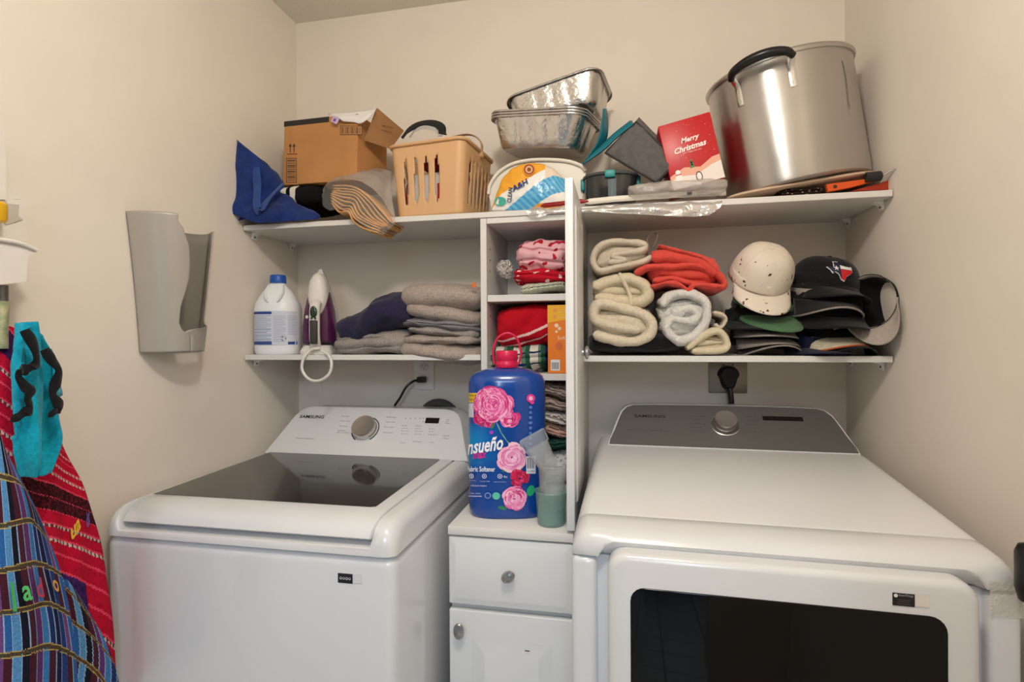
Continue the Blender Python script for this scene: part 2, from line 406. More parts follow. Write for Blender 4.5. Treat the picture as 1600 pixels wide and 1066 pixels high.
# console
cb, ct = Vector((0, -.255, .976)), Vector((0, -.138, 1.112)); L_ = (ct-cb).length
Mw = frame((0, cb.y, cb.z), (1, 0, 0), ct-cb, 0)
wout = [(.040, 0), (.050, .030), (.066, .075), (.080, .118), (.090, .145), (.101, .163), (.118, .175), (.145, .1815)]
wout = wout + [(.756-a, b) for a, b in wout[::-1]]
def console_rings(out, M, yb, ins=.006):
    cx = sum(p[0] for p in out)/len(out)
    def inset(k): return [(x+(k if x < cx else -k)*(1 if b < L_*.98 else .6), b-(k if b > .02 else 0)) for x, b in out]
    r0 = [M @ Vector((x, b, 0)) for x, b in inset(ins)]
    r1 = [M @ Vector((x, b, -.0025)) for x, b in inset(ins*.35)]
    r2 = [M @ Vector((x, b, -.009)) for x, b in out]
    r3 = [Vector((p.x, yb, p.z)) for p in r2]
    return [r0, r1, r2, r3]
rr_ = console_rings(wout, Mw, -.062); 
wc = obj('console', MB().rings([r[::-1] for r in rr_], True, True), ENAM2, ws, world=True, smooth=30); ROOTS[wc.name] = Matrix.Identity(4)
def on(M, px, py, lift=0):                            # pixel -> local (a, b) on the plane of a frame
    d = CF + CR*((px-800)/F) - CU*((py-533)/F); n = M.to_3x3().col[2]; O = M.translation
    t_ = (O-CAM).dot(n)/d.dot(n); q = M.inverted() @ (CAM+d*t_); return q.x, q.y
Mp = Mw @ Matrix.Translation((0, 0, .0006))
def label_at(mb, M, t_, pa, pb, h=None, dark=(60, 60, 64), bold=0.0, shear=0):
    a, b = on(M, *pa), on(M, *pb); wd = b[0]-a[0]
    mb.text(t_, wd=wd, ht=h, M=M @ Matrix.Translation(((a[0]+b[0])/2, (a[1]+b[1])/2, 0)), col=dark, bold=bold, shear=shear)
pr = MB()
label_at(pr, Mp, 'SAMSUNG', (468.5, 651), (506.5, 651.5), .012, (30, 30, 32), .02)
label_at(pr, Mp, 'Vibration Reduction', (462, 685), (491, 685.5), .0042, (90, 90, 95))
for tx, a, b in (('Normal', (534, 650.5), (545, 650.7)), ('Heavy Duty', (532, 658), (547, 658.4)), ('Bedding', (530, 666), (543, 666.3)), ('Permanent', (528, 672.5), (540, 673)), ('Press', (527, 676), (545, 676.4)),
                 ('Delicates', (604, 652), (619, 652.3)), ('Quick Wash', (603, 659.5), (618, 660)), ('Rinse+Spin', (600, 667.5), (616, 668)), ('Self Clean', (599, 676), (614, 676.4)), ('Start', (696, 661), (704, 661.3)), ('Hold', (692, 681), (702, 681.4)), ('to Pause', (691, 685), (701, 685.4)),
                 ('Temp', (625, 692), (634, 692.3)), ('Soil Level', (645, 690), (659, 690.3)), ('Spin', (672, 691.3), (678, 691.6))):
    label_at(pr, Mp, tx, a, b, .0042, (110, 110, 115))
for cx_, ys in ((629, (665.3, 669.3, 673.6, 678)), (650, (665.7, 670, 674, 678.5)), (671, (670.2, 674.3, 679))):
    for i, yy in enumerate(ys):
        q = on(Mp, cx_-i*.5, yy); pr.disc(q, .0014, M=Mp, col=(90, 90, 95), n=8)
        label_at(pr, Mp, ('Hot', 'Warm', 'Eco Warm', 'Cold')[i], (cx_+2-i*.5, yy), (cx_+8+(i == 2)*3, yy+.2), .0036, (130, 130, 134))
for px_ in (634, 641.5, 648.5, 656.5, 661.5):
    q = on(Mp, px_, 654); pr.disc(q, .0016, M=Mp, col=(80, 80, 84), n=8)
q = on(Mp, 661, 659); pr.disc(q, .0016, M=Mp, col=(80, 80, 84), n=8)
for k in range(20):                                    # thin start-button ring
    pass
flat('panel_print', pr, PRINT, wc, world=True)
q = on(Mp, 700, 656.6); obj('start_button', MB().lathe([(.0055, 0), (.005, .001), (.004, .0008)], 16, M=Mp @ Matrix.Translation((*q, 0))), mat('grey_button', (200, 200, 203), .4), wc, world=True)
a, b = on(Mp, 666, 653), on(Mp, 685, 662); obj('display', MB().box(a[0], b[0], b[1], a[1], 0, .0008, M=Mp), SCRN, wc, world=True)
def dial_mb(M, r, h): return MB().lathe([(r*.97, 0), (r, h*.15), (r*.97, h*.85), (r*.93, h), (r*.86, h*.985), (.0001, h*.95)], 40, M=M)
q = on(Mp, 571, 671); Mk = Mp @ Matrix.Translation((*q, 0))
obj('dial_ring', MB().tube([Mk @ Vector((.0440*math.cos(a_), .0440*math.sin(a_), .0005)) for a_ in [math.radians(-55+k*5) for k in range(26)]], .0016, 6), BLK, wc, world=True)
obj('dial_ring', MB().tube([Mk @ Vector((.0440*math.cos(a_), .0440*math.sin(a_), .0005)) for a_ in [math.radians(200+k*5) for k in range(9)]], .0016, 6), BLK, wc, world=True)
obj('dial', dial_mb(Mk, .0395, .024), DIAL, wc, world=True)
sk = thing('energy_sticker', 'small black and white sticker on the washer front', 'sticker', P(546, 905, Y=-.7878))
st = MB(); Ms = frame((0, -.7876, 0), (1, 0, 0), (0, 0, 1), 0)
a, b = on(Ms, 528, 895.5), on(Ms, 551, 912.5); st.box(a[0], b[0], b[1], a[1], 0, .0004, M=Ms, col=(20, 22, 34))
for k in range(4):
    cx_ = a[0]+(b[0]-a[0])*(.2+.2*k); st.disc((cx_, (a[1]+b[1])/2, .0006), .0028, M=Ms, col=(200, 200, 205), n=6 if k % 2 else 12); st.disc((cx_, (a[1]+b[1])/2+.0005, .0008), .0016, M=Ms, col=(20, 22, 34), n=8)
a, b = on(Ms, 552.5, 897), on(Ms, 565.5, 912.5); st.box(a[0], b[0], b[1], a[1], 0, .0004, M=Ms, col=(214, 213, 218))
flat('sticker_film', st, PRINT, sk, world=True)
# round grey hose behind the washer
hs = MB(); hc = P(686, 645, Y=-.035)
hs.tube([hc+Vector((.062*math.cos(a_), 0, .062*math.sin(a_)-.03)) for a_ in [PI*2*k/40 for k in range(40)]], .016, 10, True)
o = obj('drain_hose', hs, mat('dark_grey_hose', (70, 68, 66), .6, bump=.3, bscale=80)); o['label'] = 'coiled dark grey hose just showing behind the washer console'; o['category'] = 'hose'; center(o)

# ---------------------------------------------------------------- dryer (local: x along its front, y into its depth)
DL = (1.066, -.797, 0); DR = (0, 0, -.03)
dy_ = thing('clothes_dryer', 'white front-loading clothes dryer with grey control panel and black glass door', 'dryer', DL, DR)
DW = xf(DL, DR)
obj('body', MB().box(.004, .684, .018, .70, .03, .94, .004, 2).box(0, .046, 0, .69, .03, .94, .012, 4).box(.642, .688, 0, .69, .03, .94, .012, 4), ENAM, dy_)
for fx, fy_ in ((.06, .06), (.63, .06), (.06, .64), (.63, .64)): obj('foot', MB().lathe([(.025, 0), (.025, .012), (.012, .014), (.012, .032)], 14, M=xf((fx, fy_, 0))), BLK, dy_)
def dsect(x, zb, dz=0, dy=0):
    pro = [(.70, .942), (0.02, .942), (0, zb), (-.002, zb+.006), (0, max(.972, zb+.008)), (.008, .982), (.022, .9885), (.055, .9925), (.078, .9940), (.082, .9925), (.087, .9950), (.53, 1.036), (.70, 1.04)]
    return [(x, y+(dy if y < .09 else 0), (z if i < 2 else max(z-dz, .944 if i > 2 else zb-dz*.2))) for i, (y, z) in enumerate(pro)]
R_ = .034; rs = []
for k in range(7):
    a = PI/2*k/6; rs.append(dsect(R_*(1-math.cos(a)), .943, R_*(1-math.sin(a)), R_*.6*(1-math.sin(a))))
rs += [dsect(.048, .943), dsect(.060, .960), dsect(.075, .966), dsect(.3, .966), dsect(.612, .966), dsect(.628, .960), dsect(.640, .943)]
for k in range(7):
    a = PI/2*k/6; rs.append(dsect(.688-R_*(1-math.sin(a)), .943, R_*(1-math.cos(a)), R_*.6*(1-math.cos(a))))
obj('top_cover', MB().rings(rs), ENAM2, dy_, smooth=40)
# console
cbz, ctz = (.545, 1.040), (.655, 1.138); L_ = math.hypot(.11, .098)
Mc = frame((0, cbz[0], cbz[1]), (1, 0, 0), (0, .11, .098), 0)
dout = [(.036, -.004), (.038, .012), (.050, .055), (.062, .100), (.070, .123), (.082, .139), (.100, .147), (.16, .150), (.34, .152)]
dout = dout + [(.7-a, b) for a, b in dout[::-1][1:]]
r2 = [Mc @ Vector((x, b, -.006)) for x, b in dout]; r3 = [Vector((p.x, .73, p.z)) for p in r2]; r1 = [Mc @ Vector((x+(.0015 if x < .35 else -.0015), b-.0015*(b > .02), 0)) for x, b in dout]
dc = obj('console', MB().rings([r1[::-1], r2[::-1], r3[::-1]]), ENAM2, dy_, smooth=30); 
GREYP = mat('grey_satin_panel', (100, 98, 96), .42, metal=.25, bump=.02, bscale=300)
pin = [(x+(.005 if x < .35 else -.005), b-(.0045 if b > .02 else -.003)) for x, b in dout]
ppn = obj('control_panel', MB().rings([[Mc @ Vector((x, b, h)) for x, b in pin][::-1] for h in (.0022, .0002)]), GREYP, dc, smooth=20)
Mg = DW @ Mc @ Matrix.Translation((0, 0, .0028))
ROOTS[dc.name] = Matrix.Identity(4)
pr = MB()
label_at(pr, Mg, 'SAMSUNG', (991.5, 650), (1039.5, 651), .011, (20, 20, 22), .02)
label_at(pr, Mg, 'Moisture Sensor Plus Multi-Steam', (981, 672), (1050, 673), .0042, (60, 60, 60))
for k in range(5): label_at(pr, Mg, ('Normal', 'Heavy Duty', 'Bedding', 'Perm Press', 'Time Dry')[k], (1078, 650+k*6), (1102-k % 2*5, 650.3+k*6), .0052, (70, 69, 68))
for k in range(5): label_at(pr, Mg, ('Delicates', 'Towels', 'Sanitize', 'Quick Dry', 'Air Fluff')[k], (1165, 651+k*6), (1182+k % 2*4, 651.3+k*6), .0052, (70, 69, 68))
for k in range(4): label_at(pr, Mg, ('Dryness', 'Temp', 'Time', 'Signal')[k], (1200+k*18, 671.5), (1212+k*18, 672), .0050, (88, 86, 84))
for k in range(3): 
    for j in range(3): label_at(pr, Mg, ('Damp', 'Wrinkle', 'Eco')[(k+j) % 3], (1262+k*17, 655+j*8), (1273+k*17, 655.5+j*8), .0046, (88, 86, 84))
flat('panel_print', pr, PRINT, dc, world=True)
a, b = on(Mg, 1191, 650.5), on(Mg, 1255.5, 658.5); obj('display', MB().box(a[0], b[0], b[1], a[1], 0, .0008, M=Mg), SCRN, dc, world=True)
q = on(Mg, 1133, 664); Mk = Mg @ Matrix.Translation((*q, 0))
obj('dial_ring', MB().tube([Mk @ Vector((.037*math.cos(a_), .037*math.sin(a_), .0008)) for a_ in [2*PI*k/40 for k in range(40)]], .002, 8, True), STEEL, dc, world=True)
obj('dial', dial_mb(Mk, .031, .026), DIAL, dc, world=True)
# door
def slab(out, y0, y1, bev, steps=3):
    rs = []
    for k in range(steps+1):
        a = PI/2*k/steps; i = bev*(1-math.sin(a)); rs.append(([(x, z) for x, z in out(i)], y0+bev*(1-math.cos(a))))
    return [[(x, y, z) for x, z in o] for o, y in rs]+[[(x, y1, z) for x, z in out(0)]]
do = obj('door', MB().rings(slab(lambda i: rrect(.067+i, .616-i, .36+i, .9635-i, .032-i*.5), -.034, .016, .012)), ENAM2, dy_, smooth=40)
gw = obj('door_glass', MB().rings(slab(lambda i: rrect(.105+i, .571-i, .42+i, .9095-i, .024), -.0362, -.030, .0015)), mat('black_door_glass', (4, 4, 5), .03, ior=1.36), do, smooth=40)
sk = thing('smart_sticker', 'black and white sticker on the dryer door above the glass', 'sticker', P(1420, 940, Y=-.84))
st = MB(); Ms = DW @ frame((0, -.0345, 0), (1, 0, 0), (0, 0, 1), 0)
a, b = on(Ms, 1394.5, 926), on(Ms, 1429, 950); st.box(a[0], b[0], b[1]+.001, a[1], 0, .0004, M=Ms, col=(24, 22, 20))
label_at(st, Ms @ Matrix.Translation((0, 0, .0006)), 'SmartThings', (1404, 930.5), (1427, 932.5), .004, (190, 188, 184)); st.disc((on(Ms, 1399.5, 930.5)[0], on(Ms, 1399.5, 930.5)[1], .0006), .0028, M=Ms, col=(225, 224, 220), n=14)
for k in range(4): q = on(Ms, 1402, 937+k*3); st.box(q[0], q[0]+.018-.003*(k % 2), q[1]-.0004, q[1]+.0004, .0004, .0006, M=Ms, col=(80, 78, 74))
a, b = on(Ms, 1429.5, 928), on(Ms, 1452, 951); st.box(a[0], b[0], b[1]+.001, a[1], 0, .0004, M=Ms, col=(222, 216, 206))
flat('sticker_film', st, PRINT, sk, world=True)
tp = MB().grid(lambda u, v: ((.642+u*.048, -.0022, .905+v*.052) if u <= .9 else (.6895, -.002+(u-.9)*.6, .905+v*.052)), 20, 16)
tp.wob(.0008, 260, 3)
obj('tape', tp, mat('clear_packing_tape', (226, 220, 206), .25, alpha=.45, bump=.6, bscale=260), dy_, smooth=0)
hk = MB().lathe([(.004, 0), (.016, .003), (.021, .02), (.021, .072), (.016, .084), (.004, .088)], 16, M=xf(P(1610, 943, Y=-.845)), sx=.8)
o = obj('door_handle_cover', hk, BLK, smooth=50); o['label'] = 'black rounded object against the right wall at the picture edge'; o['category'] = 'handle'; center(o)

# ---------------------------------------------------------------- sockets and cords
def plate(nm, label, x0, x1, z0, z1, m):
    t = thing(nm, label, 'outlet', ((x0+x1)/2, 0, z0))
    obj('cover_plate', MB().box(x0, x1, -.006, -.0005, z0, z1, .002, 2), m, t, world=True); return t
a, b = P(648, 568, Y=0), P(676.5, 609, Y=0)
b.x = a.x+.072; a.z = b.z+.116
t = plate('wall_outlet', 'white duplex wall outlet with black plug, behind the washer', a.x, b.x, b.z, a.z, PLASW)
for dz in (.036, .080):
    f = obj('socket_face', MB().lathe([(.0165, 0), (.0165, .002), (.015, .003)], 20, M=xf(((a.x+b.x)/2, -.006, b.z+dz), (PI/2, 0, 0)), sy=.85), mat('ivory_socket', (222, 219, 212), .4), t, world=True)
    ROOTS[f.name] = Matrix.Identity(4)
    obj('slots', MB().box(-.007, -.0055, -.0095, -.0088, -.001, .007, M=Matrix.Translation(((a.x+b.x)/2, 0, b.z+dz))).box(.0055, .007, -.0095, -.0088, -.001, .006, M=Matrix.Translation(((a.x+b.x)/2, 0, b.z+dz))).box(-.0015, .0015, -.0095, -.0088, -.008, -.005, M=Matrix.Translation(((a.x+b.x)/2, 0, b.z+dz))), DARKH, f, world=True, kind='stuff')
t = thing('power_cord', 'thin black washer cord plugged into the white outlet', 'cord', ((a.x+b.x)/2, -.02, b.z+.036))
pc = Vector(((a.x+b.x)/2, -.012, b.z+.036))
obj('plug', MB().box(-.017, .012, -.022, .003, -.010, .010, .004, 2, M=Matrix.Translation(pc)), BLK, t, world=True)
obj('cord', MB().tube(spline([pc+Vector((-.012, -.012, 0)), P(644, 597, Y=-.04), P(634, 606, Y=-.05), P(625, 622, Y=-.05), P(617, 634, Y=-.045), P(608, 655, Y=-.04)], 6), .0042, 8), BLK, t, world=True)
a, b = P(1107, 564, Y=0), P(1167, 614.5, Y=0)
t = plate('dryer_outlet', 'square steel outlet plate behind the dryer', a.x, b.x, b.z, a.z, mat('dull_steel_plate', (150, 142, 132), .4, .7))
for sx in (-.014, .014):
    obj('screw', MB().lathe([(.0028, 0), (.002, .001)], 10, M=xf(((a.x+b.x)/2+sx, -.006, a.z-.012), (PI/2, 0, 0))), DARKH, t, world=True)
t = thing('power_cord', 'thick black dryer plug and cord in the steel outlet plate', 'cord', P(1138, 590, Y=-.02))
M = frame(P(1137, 586, Y=-.007), (1, 0, 0), (0, 0, 1), 0)
rs = [[M @ Vector((.031*k*math.cos(q)*(1 if math.sin(q) > -.2 else .8), .029*k*math.sin(q)*(1 if math.sin(q) > 0 else 1.65), h)) for q in [2*PI*i/24 for i in range(24)]] for k, h in ((1, 0), (1, .018), (.92, .028), (.75, .034))]
obj('plug', MB().rings(rs), mat('black_rubber', (16, 15, 15), .6), t, world=True)
obj('cord', MB().tube(spline([P(1140, 606, Y=-.03), P(1142, 620, Y=-.035), P(1143, 640, Y=-.035), P(1143, 690, Y=-.035)], 5), .0085, 10), BLK, t, world=True)
cp = MB().lathe([(.034, 0), (.034, .0015), (.031, .0025)], 32, M=xf(P(491, 607, Y=-.0005), (PI/2, 0, 0)))
o = obj('round_cover_plate', cp, WALL, smooth=30); o['label'] = 'round wall-coloured blank cover plate low on the back wall'; o['category'] = 'cover plate'; center(o)
# ================================================================ things on the upper shelf
def lab(o, label, cat, group=None):
    o['label'] = label; o['category'] = cat
    if group: o['group'] = group
    return o
def px(w_px, Y, x=800, y=330):                        # length of w_px photograph pixels at depth Y
    return (P(x+w_px, y, Y=Y)-P(x, y, Y=Y)).length
# --- blue bag against the left wall
NAVYBAG = cloth('blue_nonwoven', (30, 50, 112), .2, 40, .4, 300)
BAGSTRAP = cloth('blue_webbing', (48, 74, 138), .1, 60, .4, 300)
t = thing('tote_bag', 'crumpled royal blue fabric tote bag at the left end of the upper shelf', 'bag', (.06, -.22, ZU))
rows = [[P(371, 219, Y=-.318), P(403, 246, Y=-.30), P(428, 268, Y=-.25), P(446, 290, Y=-.2)],
        [P(366, 262, Y=-.322), P(400, 275, Y=-.31), P(428, 292, Y=-.27), P(450, 300, Y=-.24)],
        [P(360, 305, Y=-.328), P(395, 312, Y=-.315), P(430, 318, Y=-.29), P(468, 322, Y=-.27)],
        [P(360, 330, Y=-.335), P(398, 333, Y=-.325), P(440, 333, Y=-.31), P(500, 338, Y=-.285)],
        [P(385, 344, Y=-.325), P(410, 349, Y=-.318), P(452, 346, Y=-.306), P(492, 345, Y=-.296)]]
obj('front_panel', sheet_mb(rows, 7, 7, .015, 13, 2), NAVYBAG, t, world=True, solid=.003, smooth=60)
rows = [[P(371, 219, Y=-.316), P(380, 250, X=.012), P(392, 300, X=.012), P(372, 345, Y=-.325)],
        [P(410, 262, Y=-.2), P(414, 280, Y=-.2), P(420, 300, Y=-.2), P(420, 335, Y=-.2)],
        [P(446, 285, Y=-.15), P(450, 300, Y=-.15), P(455, 320, Y=-.17), P(470, 335, Y=-.2)]]
obj('back_panel', sheet_mb(rows, 6, 6, .003, 25, 4), NAVYBAG, t, world=True, solid=.003, smooth=60)
st = spline([P(399, 262, Y=-.318), P(402, 290, Y=-.322), P(401, 318, Y=-.332), P(406, 329, Y=-.334), P(420, 310, Y=-.322), P(442, 287, Y=-.29)], 6)
obj('strap', MB().tube(st, .014, 8, flat=.12, up=(.9, 0, .5)), BAGSTRAP, t, world=True, smooth=60)
# --- striped roll under the box
def stripes(u, v):
    xv = math.sin((2*v-1)*PI/2)
    return (228, 222, 212) if any(abs(xv-a) < .085 for a in (-.63, -.30, .04)) else (20, 19, 21)
g = thing('striped_towel', 'folded black towel with wide white stripes, squeezed under the cardboard box', 'towel', P(478, 334, Y=-.16))
mb = soft_mb(.20, .20, .072, 1, .006, 3, nv=64, colfn=stripes)
obj('folded_cloth', mb, CLOTHP, g, smooth=70).location = (.01, 0, .037)
# --- cardboard box
CARD = mat('corrugated_cardboard', (186, 134, 84), .8, var=.06, vscale=12, bump=.08, bscale=120, spec=.2)
CARDIN = mat('cardboard_flap', (160, 116, 76), .85, var=.05, vscale=20, spec=.2)
Yb = -.235
bl, br_ = P(442, 289.5, Y=Yb), P(564.5, 289.5, Y=Yb)
bw = (br_-bl).length; rot = (0, math.radians(2.0), math.radians(-6))
t = thing('cardboard_box', 'brown cardboard box with black tape and one raised flap, on the striped towel', 'box', bl, rot)
tl = P(455.5, 191, Y=Yb+.01); bh = (tl-bl).length*.985; bd = .17
obj('body', MB().box(0, bw, 0, bd, 0, bh, .0015, 1), CARD, t)
obj('tape', MB().box(0, bw*.62, -.0006, .06, bh-.016, bh+.0006), mat('black_printed_tape', (34, 33, 34), .3), t)
fl = MB(); A = Vector((bw*.985, .0, bh*.86)); 
q = [P(569, 219, Y=Yb-.012), P(588, 169.5, Y=Yb-.005), P(630, 205, Y=Yb+.09), P(610, 233, Y=Yb+.05)]
fl.prism(q, (0.002, .0025, .002)); obj('flap', fl, CARDIN, t, world=True, smooth=0)
pr = MB(); Mb = ROOTS[t.name] @ frame((0, 0, 0), (1, 0, 0), (0, 0, 1), .0004)
def rectpx(mb, M, x0, y0, x1, y1, col, lift=0):
    a, b, c, d = on(M, x0, y0), on(M, x1, y0), on(M, x1, y1), on(M, x0, y1)
    mb.poly([(*p, lift) for p in (a, b, c, d)], M, col)
INKB = (58, 38, 26)
for x0_, y0_, x1_, y1_, n_, vert in ((447, 247, 463.5, 285.5, 12, True), (531.5, 196.5, 566, 211, 12, False)):
    rectpx(pr, Mb, x0_, y0_, x1_, y1_, INKB, 0); rectpx(pr, Mb, x0_+1, y0_+1, x1_-1, y1_-1, (186, 134, 84), .0002)
    for k in range(n_):
        f0 = (k+.25)/n_; f1 = f0+(.35 if k % 3 else .6)/n_
        if vert: rectpx(pr, Mb, x0_+2, y0_+2+(y1_-y0_-4)*f0, x1_-2, y0_+2+(y1_-y0_-4)*f1, INKB, .0004)
        else: rectpx(pr, Mb, x0_+2+(x1_-x0_-4)*f0, y0_+2, x0_+2+(x1_-x0_-4)*f1, y1_-2, INKB, .0004)
for ax in (453.5, 459.5):
    rectpx(pr, Mb, ax-.6, 228, ax+.6, 238.5, INKB); a, b, c = on(Mb, ax-2.6, 229.5), on(Mb, ax+2.6, 229.5), on(Mb, ax, 224); pr.poly([(*a, 0), (*b, 0), (*c, 0)], Mb, INKB)
rectpx(pr, Mb, 448.5, 240, 464.5, 241.4, (130, 40, 30))
flat('printed_marks', pr, PRINT, t, world=True)
pr = MB()
Mfl = frame(q[0], q[3]-q[0], q[1]-q[0], 0); 
if Mfl.to_3x3().col[2].dot(CAM-q[0]) < 0: Mfl = frame(q[0], q[3]-q[0], q[1]-q[0], 0) @ Matrix.Translation((0, 0, 0))
Mfl = Mfl @ Matrix.Translation((0, 0, .0008))
for s_, xy in (('MADE WITH', (606, 198)), ('LESS PACKAGING', (604, 205))):
    a = on(Mfl, *xy); pr.text(s_, wd=.036, M=Mfl @ Matrix.Translation((*a, 0)) @ Matrix.Rotation(.12, 4, 'Z'), col=(92, 62, 40), bold=.02)
flat('printed_words', pr, PRINT, t, world=True)
# mailer lying on the box
mr = [[P(512, 177, Y=Yb-.012), P(545, 175.5, Y=Yb-.016), P(576, 172, Y=Yb-.02), P(588, 169, Y=Yb-.02)],
      [P(528, 184, Y=Yb-.034), P(548, 184, Y=Yb-.034), P(565, 183, Y=Yb-.034), P(584, 176, Y=Yb-.034)],
      [P(536, 190, Y=Yb-.034), P(552, 191, Y=Yb-.034), P(564, 193, Y=Yb-.034), P(578, 184, Y=Yb-.034)]]
o = thing('mailer_envelope', 'white paper mailer with a purple label drooping over the top of the cardboard box', 'envelope', mr[2][1])
obj('paper', sheet_mb(mr, 6, 5, .0015, 40, 1), mat('white_paper', (228, 224, 222), .7), o, world=True, solid=.0015, smooth=60)
lm = MB(); Mq = frame(P(519, 187, Y=Yb-.036), (1, 0, -.6), (.6, 0, 1), 0)
lm.box(-.001, .021, -.006, .013, 0, .0008, M=Mq, col=(196, 172, 214)).box(.004, .013, -.002, .007, .0008, .0010, M=Mq, col=(120, 84, 150)); flat('label', lm, PRINT, o, world=True)
# --- orange and grey cloths in a plastic bag
def Z1(a, b): return (340+a/3.636, 140+b/3.636)
t = thing('bagged_cloths', 'wavy stack of folded orange and grey cloths in clear plastic over the shelf edge', 'bag', P(565, 345, Y=-.25))
top = [(652, 545), (730, 540), (800, 562), (868, 625), (920, 690), (985, 752)]
bot = [(640, 640), (690, 690), (742, 692), (762, 750), (830, 790), (915, 808)]
NL = 9
oc = cloth('orange_edging', (226, 168, 98), .08); gc = cloth('grey_brown_cloth', (128, 112, 98), .15)
for k in range(NL):
    f = k/(NL-1); w_ = [(a[0]+(b[0]-a[0])*f+5*math.sin(i*2+k), a[1]+(b[1]-a[1])*f+5*math.sin(i*1.3+k*.9)) for i, (a, b) in enumerate(zip(top, bot))]
    obj('folded_cloth', ribbon_mb([Z1(*p) for p in w_], .0068, -.318, -.22, 5, k, .0008), oc, t, world=True, smooth=60)
    if k < NL-1:
        w2 = [(a[0]+(b[0]-a[0])*(f+.06), a[1]+(b[1]-a[1])*(f+.06)) for a, b in zip(top, bot)]
        obj('cloth_fold', ribbon_mb([Z1(*p) for p in w2], .0040, -.316, -.22, 5, k+20, .0008), gc, t, world=True, smooth=60)
FILM = mat('clear_plastic_film', (225, 222, 218), .12, alpha=.13, bump=.5, bscale=60, spec=.8)
FILM2 = mat('milky_plastic_film', (190, 184, 178), .25, alpha=.62, bump=.5, bscale=50, spec=.7)
rows = [[P(*Z1(*p), Y=yy) for p in r] for r, yy in (
    ([(600, 560), (640, 500), (760, 470), (900, 440), (990, 470)], -.13), ([(598, 570), (635, 515), (740, 478), (880, 470), (985, 560)], -.24),
    ([(595, 600), (640, 525), (735, 510), (880, 560), (1010, 740)], -.318), ([(600, 660), (650, 560), (740, 560), (860, 650), (1000, 770)], -.326),
    ([(640, 690), (690, 680), (760, 720), (850, 790), (940, 825)], -.332))]
obj('plastic_bag', sheet_mb(rows[:3], 7, 7, .004, 30, 5), FILM2, t, world=True, smooth=60)
obj('plastic_bag_mouth', sheet_mb(rows[2:], 7, 7, .004, 40, 6), FILM, t, world=True, smooth=60)
# --- tan basket
TAN = mat('tan_plastic', (214, 170, 124), .42, bump=.02, bscale=200)
Yk = -.275
kl, kr = P(617, 330.5, Y=Yk), P(722, 330, Y=Yk)
t = thing('plastic_basket', 'tan plastic slotted storage basket with a carrying handle', 'basket', ((kl+kr)/2) , (0, 0, math.radians(-7)))
ROOTS[t.name] = xf((kl+kr)/2, (0, 0, math.radians(-7)))
bw0 = (kr-kl).length/2; bw1 = px(121, Yk, 604, 220)/2; bd0 = .21; bh_ = .212
t.location.z = ZU+.001; ROOTS[t.name] = xf(tuple(t.location), (0, 0, math.radians(-7)))
def basket_pt(u, v, o=0):
    # perimeter: front, right, back, left with rounded corners
    hx = bw0+(bw1-bw0)*v+o; g = .012*v; y0 = -g-o; y1 = bd0+g+o; out = rrect(-hx, hx, y0, y1, .022, 6)
    pts = out+[out[0]]; seg = [math.dist(pts[i], pts[i+1]) for i in range(len(out))]; tot = sum(seg); d = (u % 1)*tot
    for i, s_ in enumerate(seg):
        if d <= s_ or i == len(seg)-1:
            f = d/s_ if s_ else 0; return (pts[i][0]+(pts[i+1][0]-pts[i][0])*f, pts[i][1]+(pts[i+1][1]-pts[i][1])*f)
        d -= s_
ub = []                                               # columns fine enough to cut slots
NU = 176; NV = 22
def cutslot(i, j):
    x, y = basket_pt((i+.5)/NU, (j+.5)/NV); v = (j+.5)/NV
    if not (.2 < v < .82): return False
    half = .0060 if v > .3 else .0060*(v-.1)/.2
    if v > .7: half *= max(.25, (.86-v)/.16)
    xs = (-.068, -.034, -.001, .033) if y < .02 else None
    if y < .0 or (y < .02 and abs(x) < bw0*.8): return any(abs(x-a) < half for a in xs)
    if y > bd0-.0: return any(abs(x-a) < half for a in (-.068, -.034, -.001, .033))
    if abs(x) > bw0*.9 and .025 < y < bd0-.02: return any(abs(y-a) < half*1.1 for a in (.045, .073, .101, .129, .157, .185))
    return False
mb = MB().grid(lambda u, v: (*basket_pt(u, v), v*bh_), NU, NV, cu=True, skip=cutslot)
mb.poly([(*basket_pt(i/40, 0), .0015) for i in range(40)])
obj('body', mb, TAN, t, solid=.0022, smooth=40)
obj('rim', MB().tube([(*basket_pt(i/60, 1, .003), bh_) for i in range(60)], .0055, 8, True), TAN, t, smooth=60)
hx = bw1+.004
hp = spline([(hx, bd0*.55, bh_-.004), (hx-.004, bd0*.58, bh_+.030), (hx-.035, bd0*.66, bh_+.062), (hx-.08, bd0*.72, bh_+.074), (hx-.14, bd0*.72, bh_+.066), (-hx+.03, bd0*.68, bh_+.045), (-hx, bd0*.6, bh_-.004)], 7)
h = obj('handle', MB().tube(hp, .0085, 8, flat=.3, up=(0, 1, .1)), mat('tan_handle_plastic', (188, 156, 122), .45), t, smooth=60)
obj('hinge', MB().lathe([(.011, 0), (.011, .006), (.008, .009)], 16, M=xf((hx-.004, bd0*.55, bh_-.008), (0, PI/2, 0))), TAN, t)
cx_, cy_, cz_ = ROOTS[t.name] @ Vector((0, .012, .006))
def prt(u, v):
    n = noise.noise(Vector((u*9, v*9, 3))); return (190, 40, 44) if n > .30 else (60, 60, 62) if n < -.42 else (226, 220, 214)
o = thing('printed_cloth', 'white cloth with red and black print seen through the slots of the tan basket', 'cloth', (cx_, cy_, cz_), (0, 0, math.radians(-7)))
mb = soft_mb(bw0*1.86, bd0-.05, .14, 1, .002, 9, nu=70, nv=60, e=5, colfn=prt, pw=10); obj('cloth', mb, CLOTHP, o, smooth=70).location = (0, bd0/2-.006, .071)
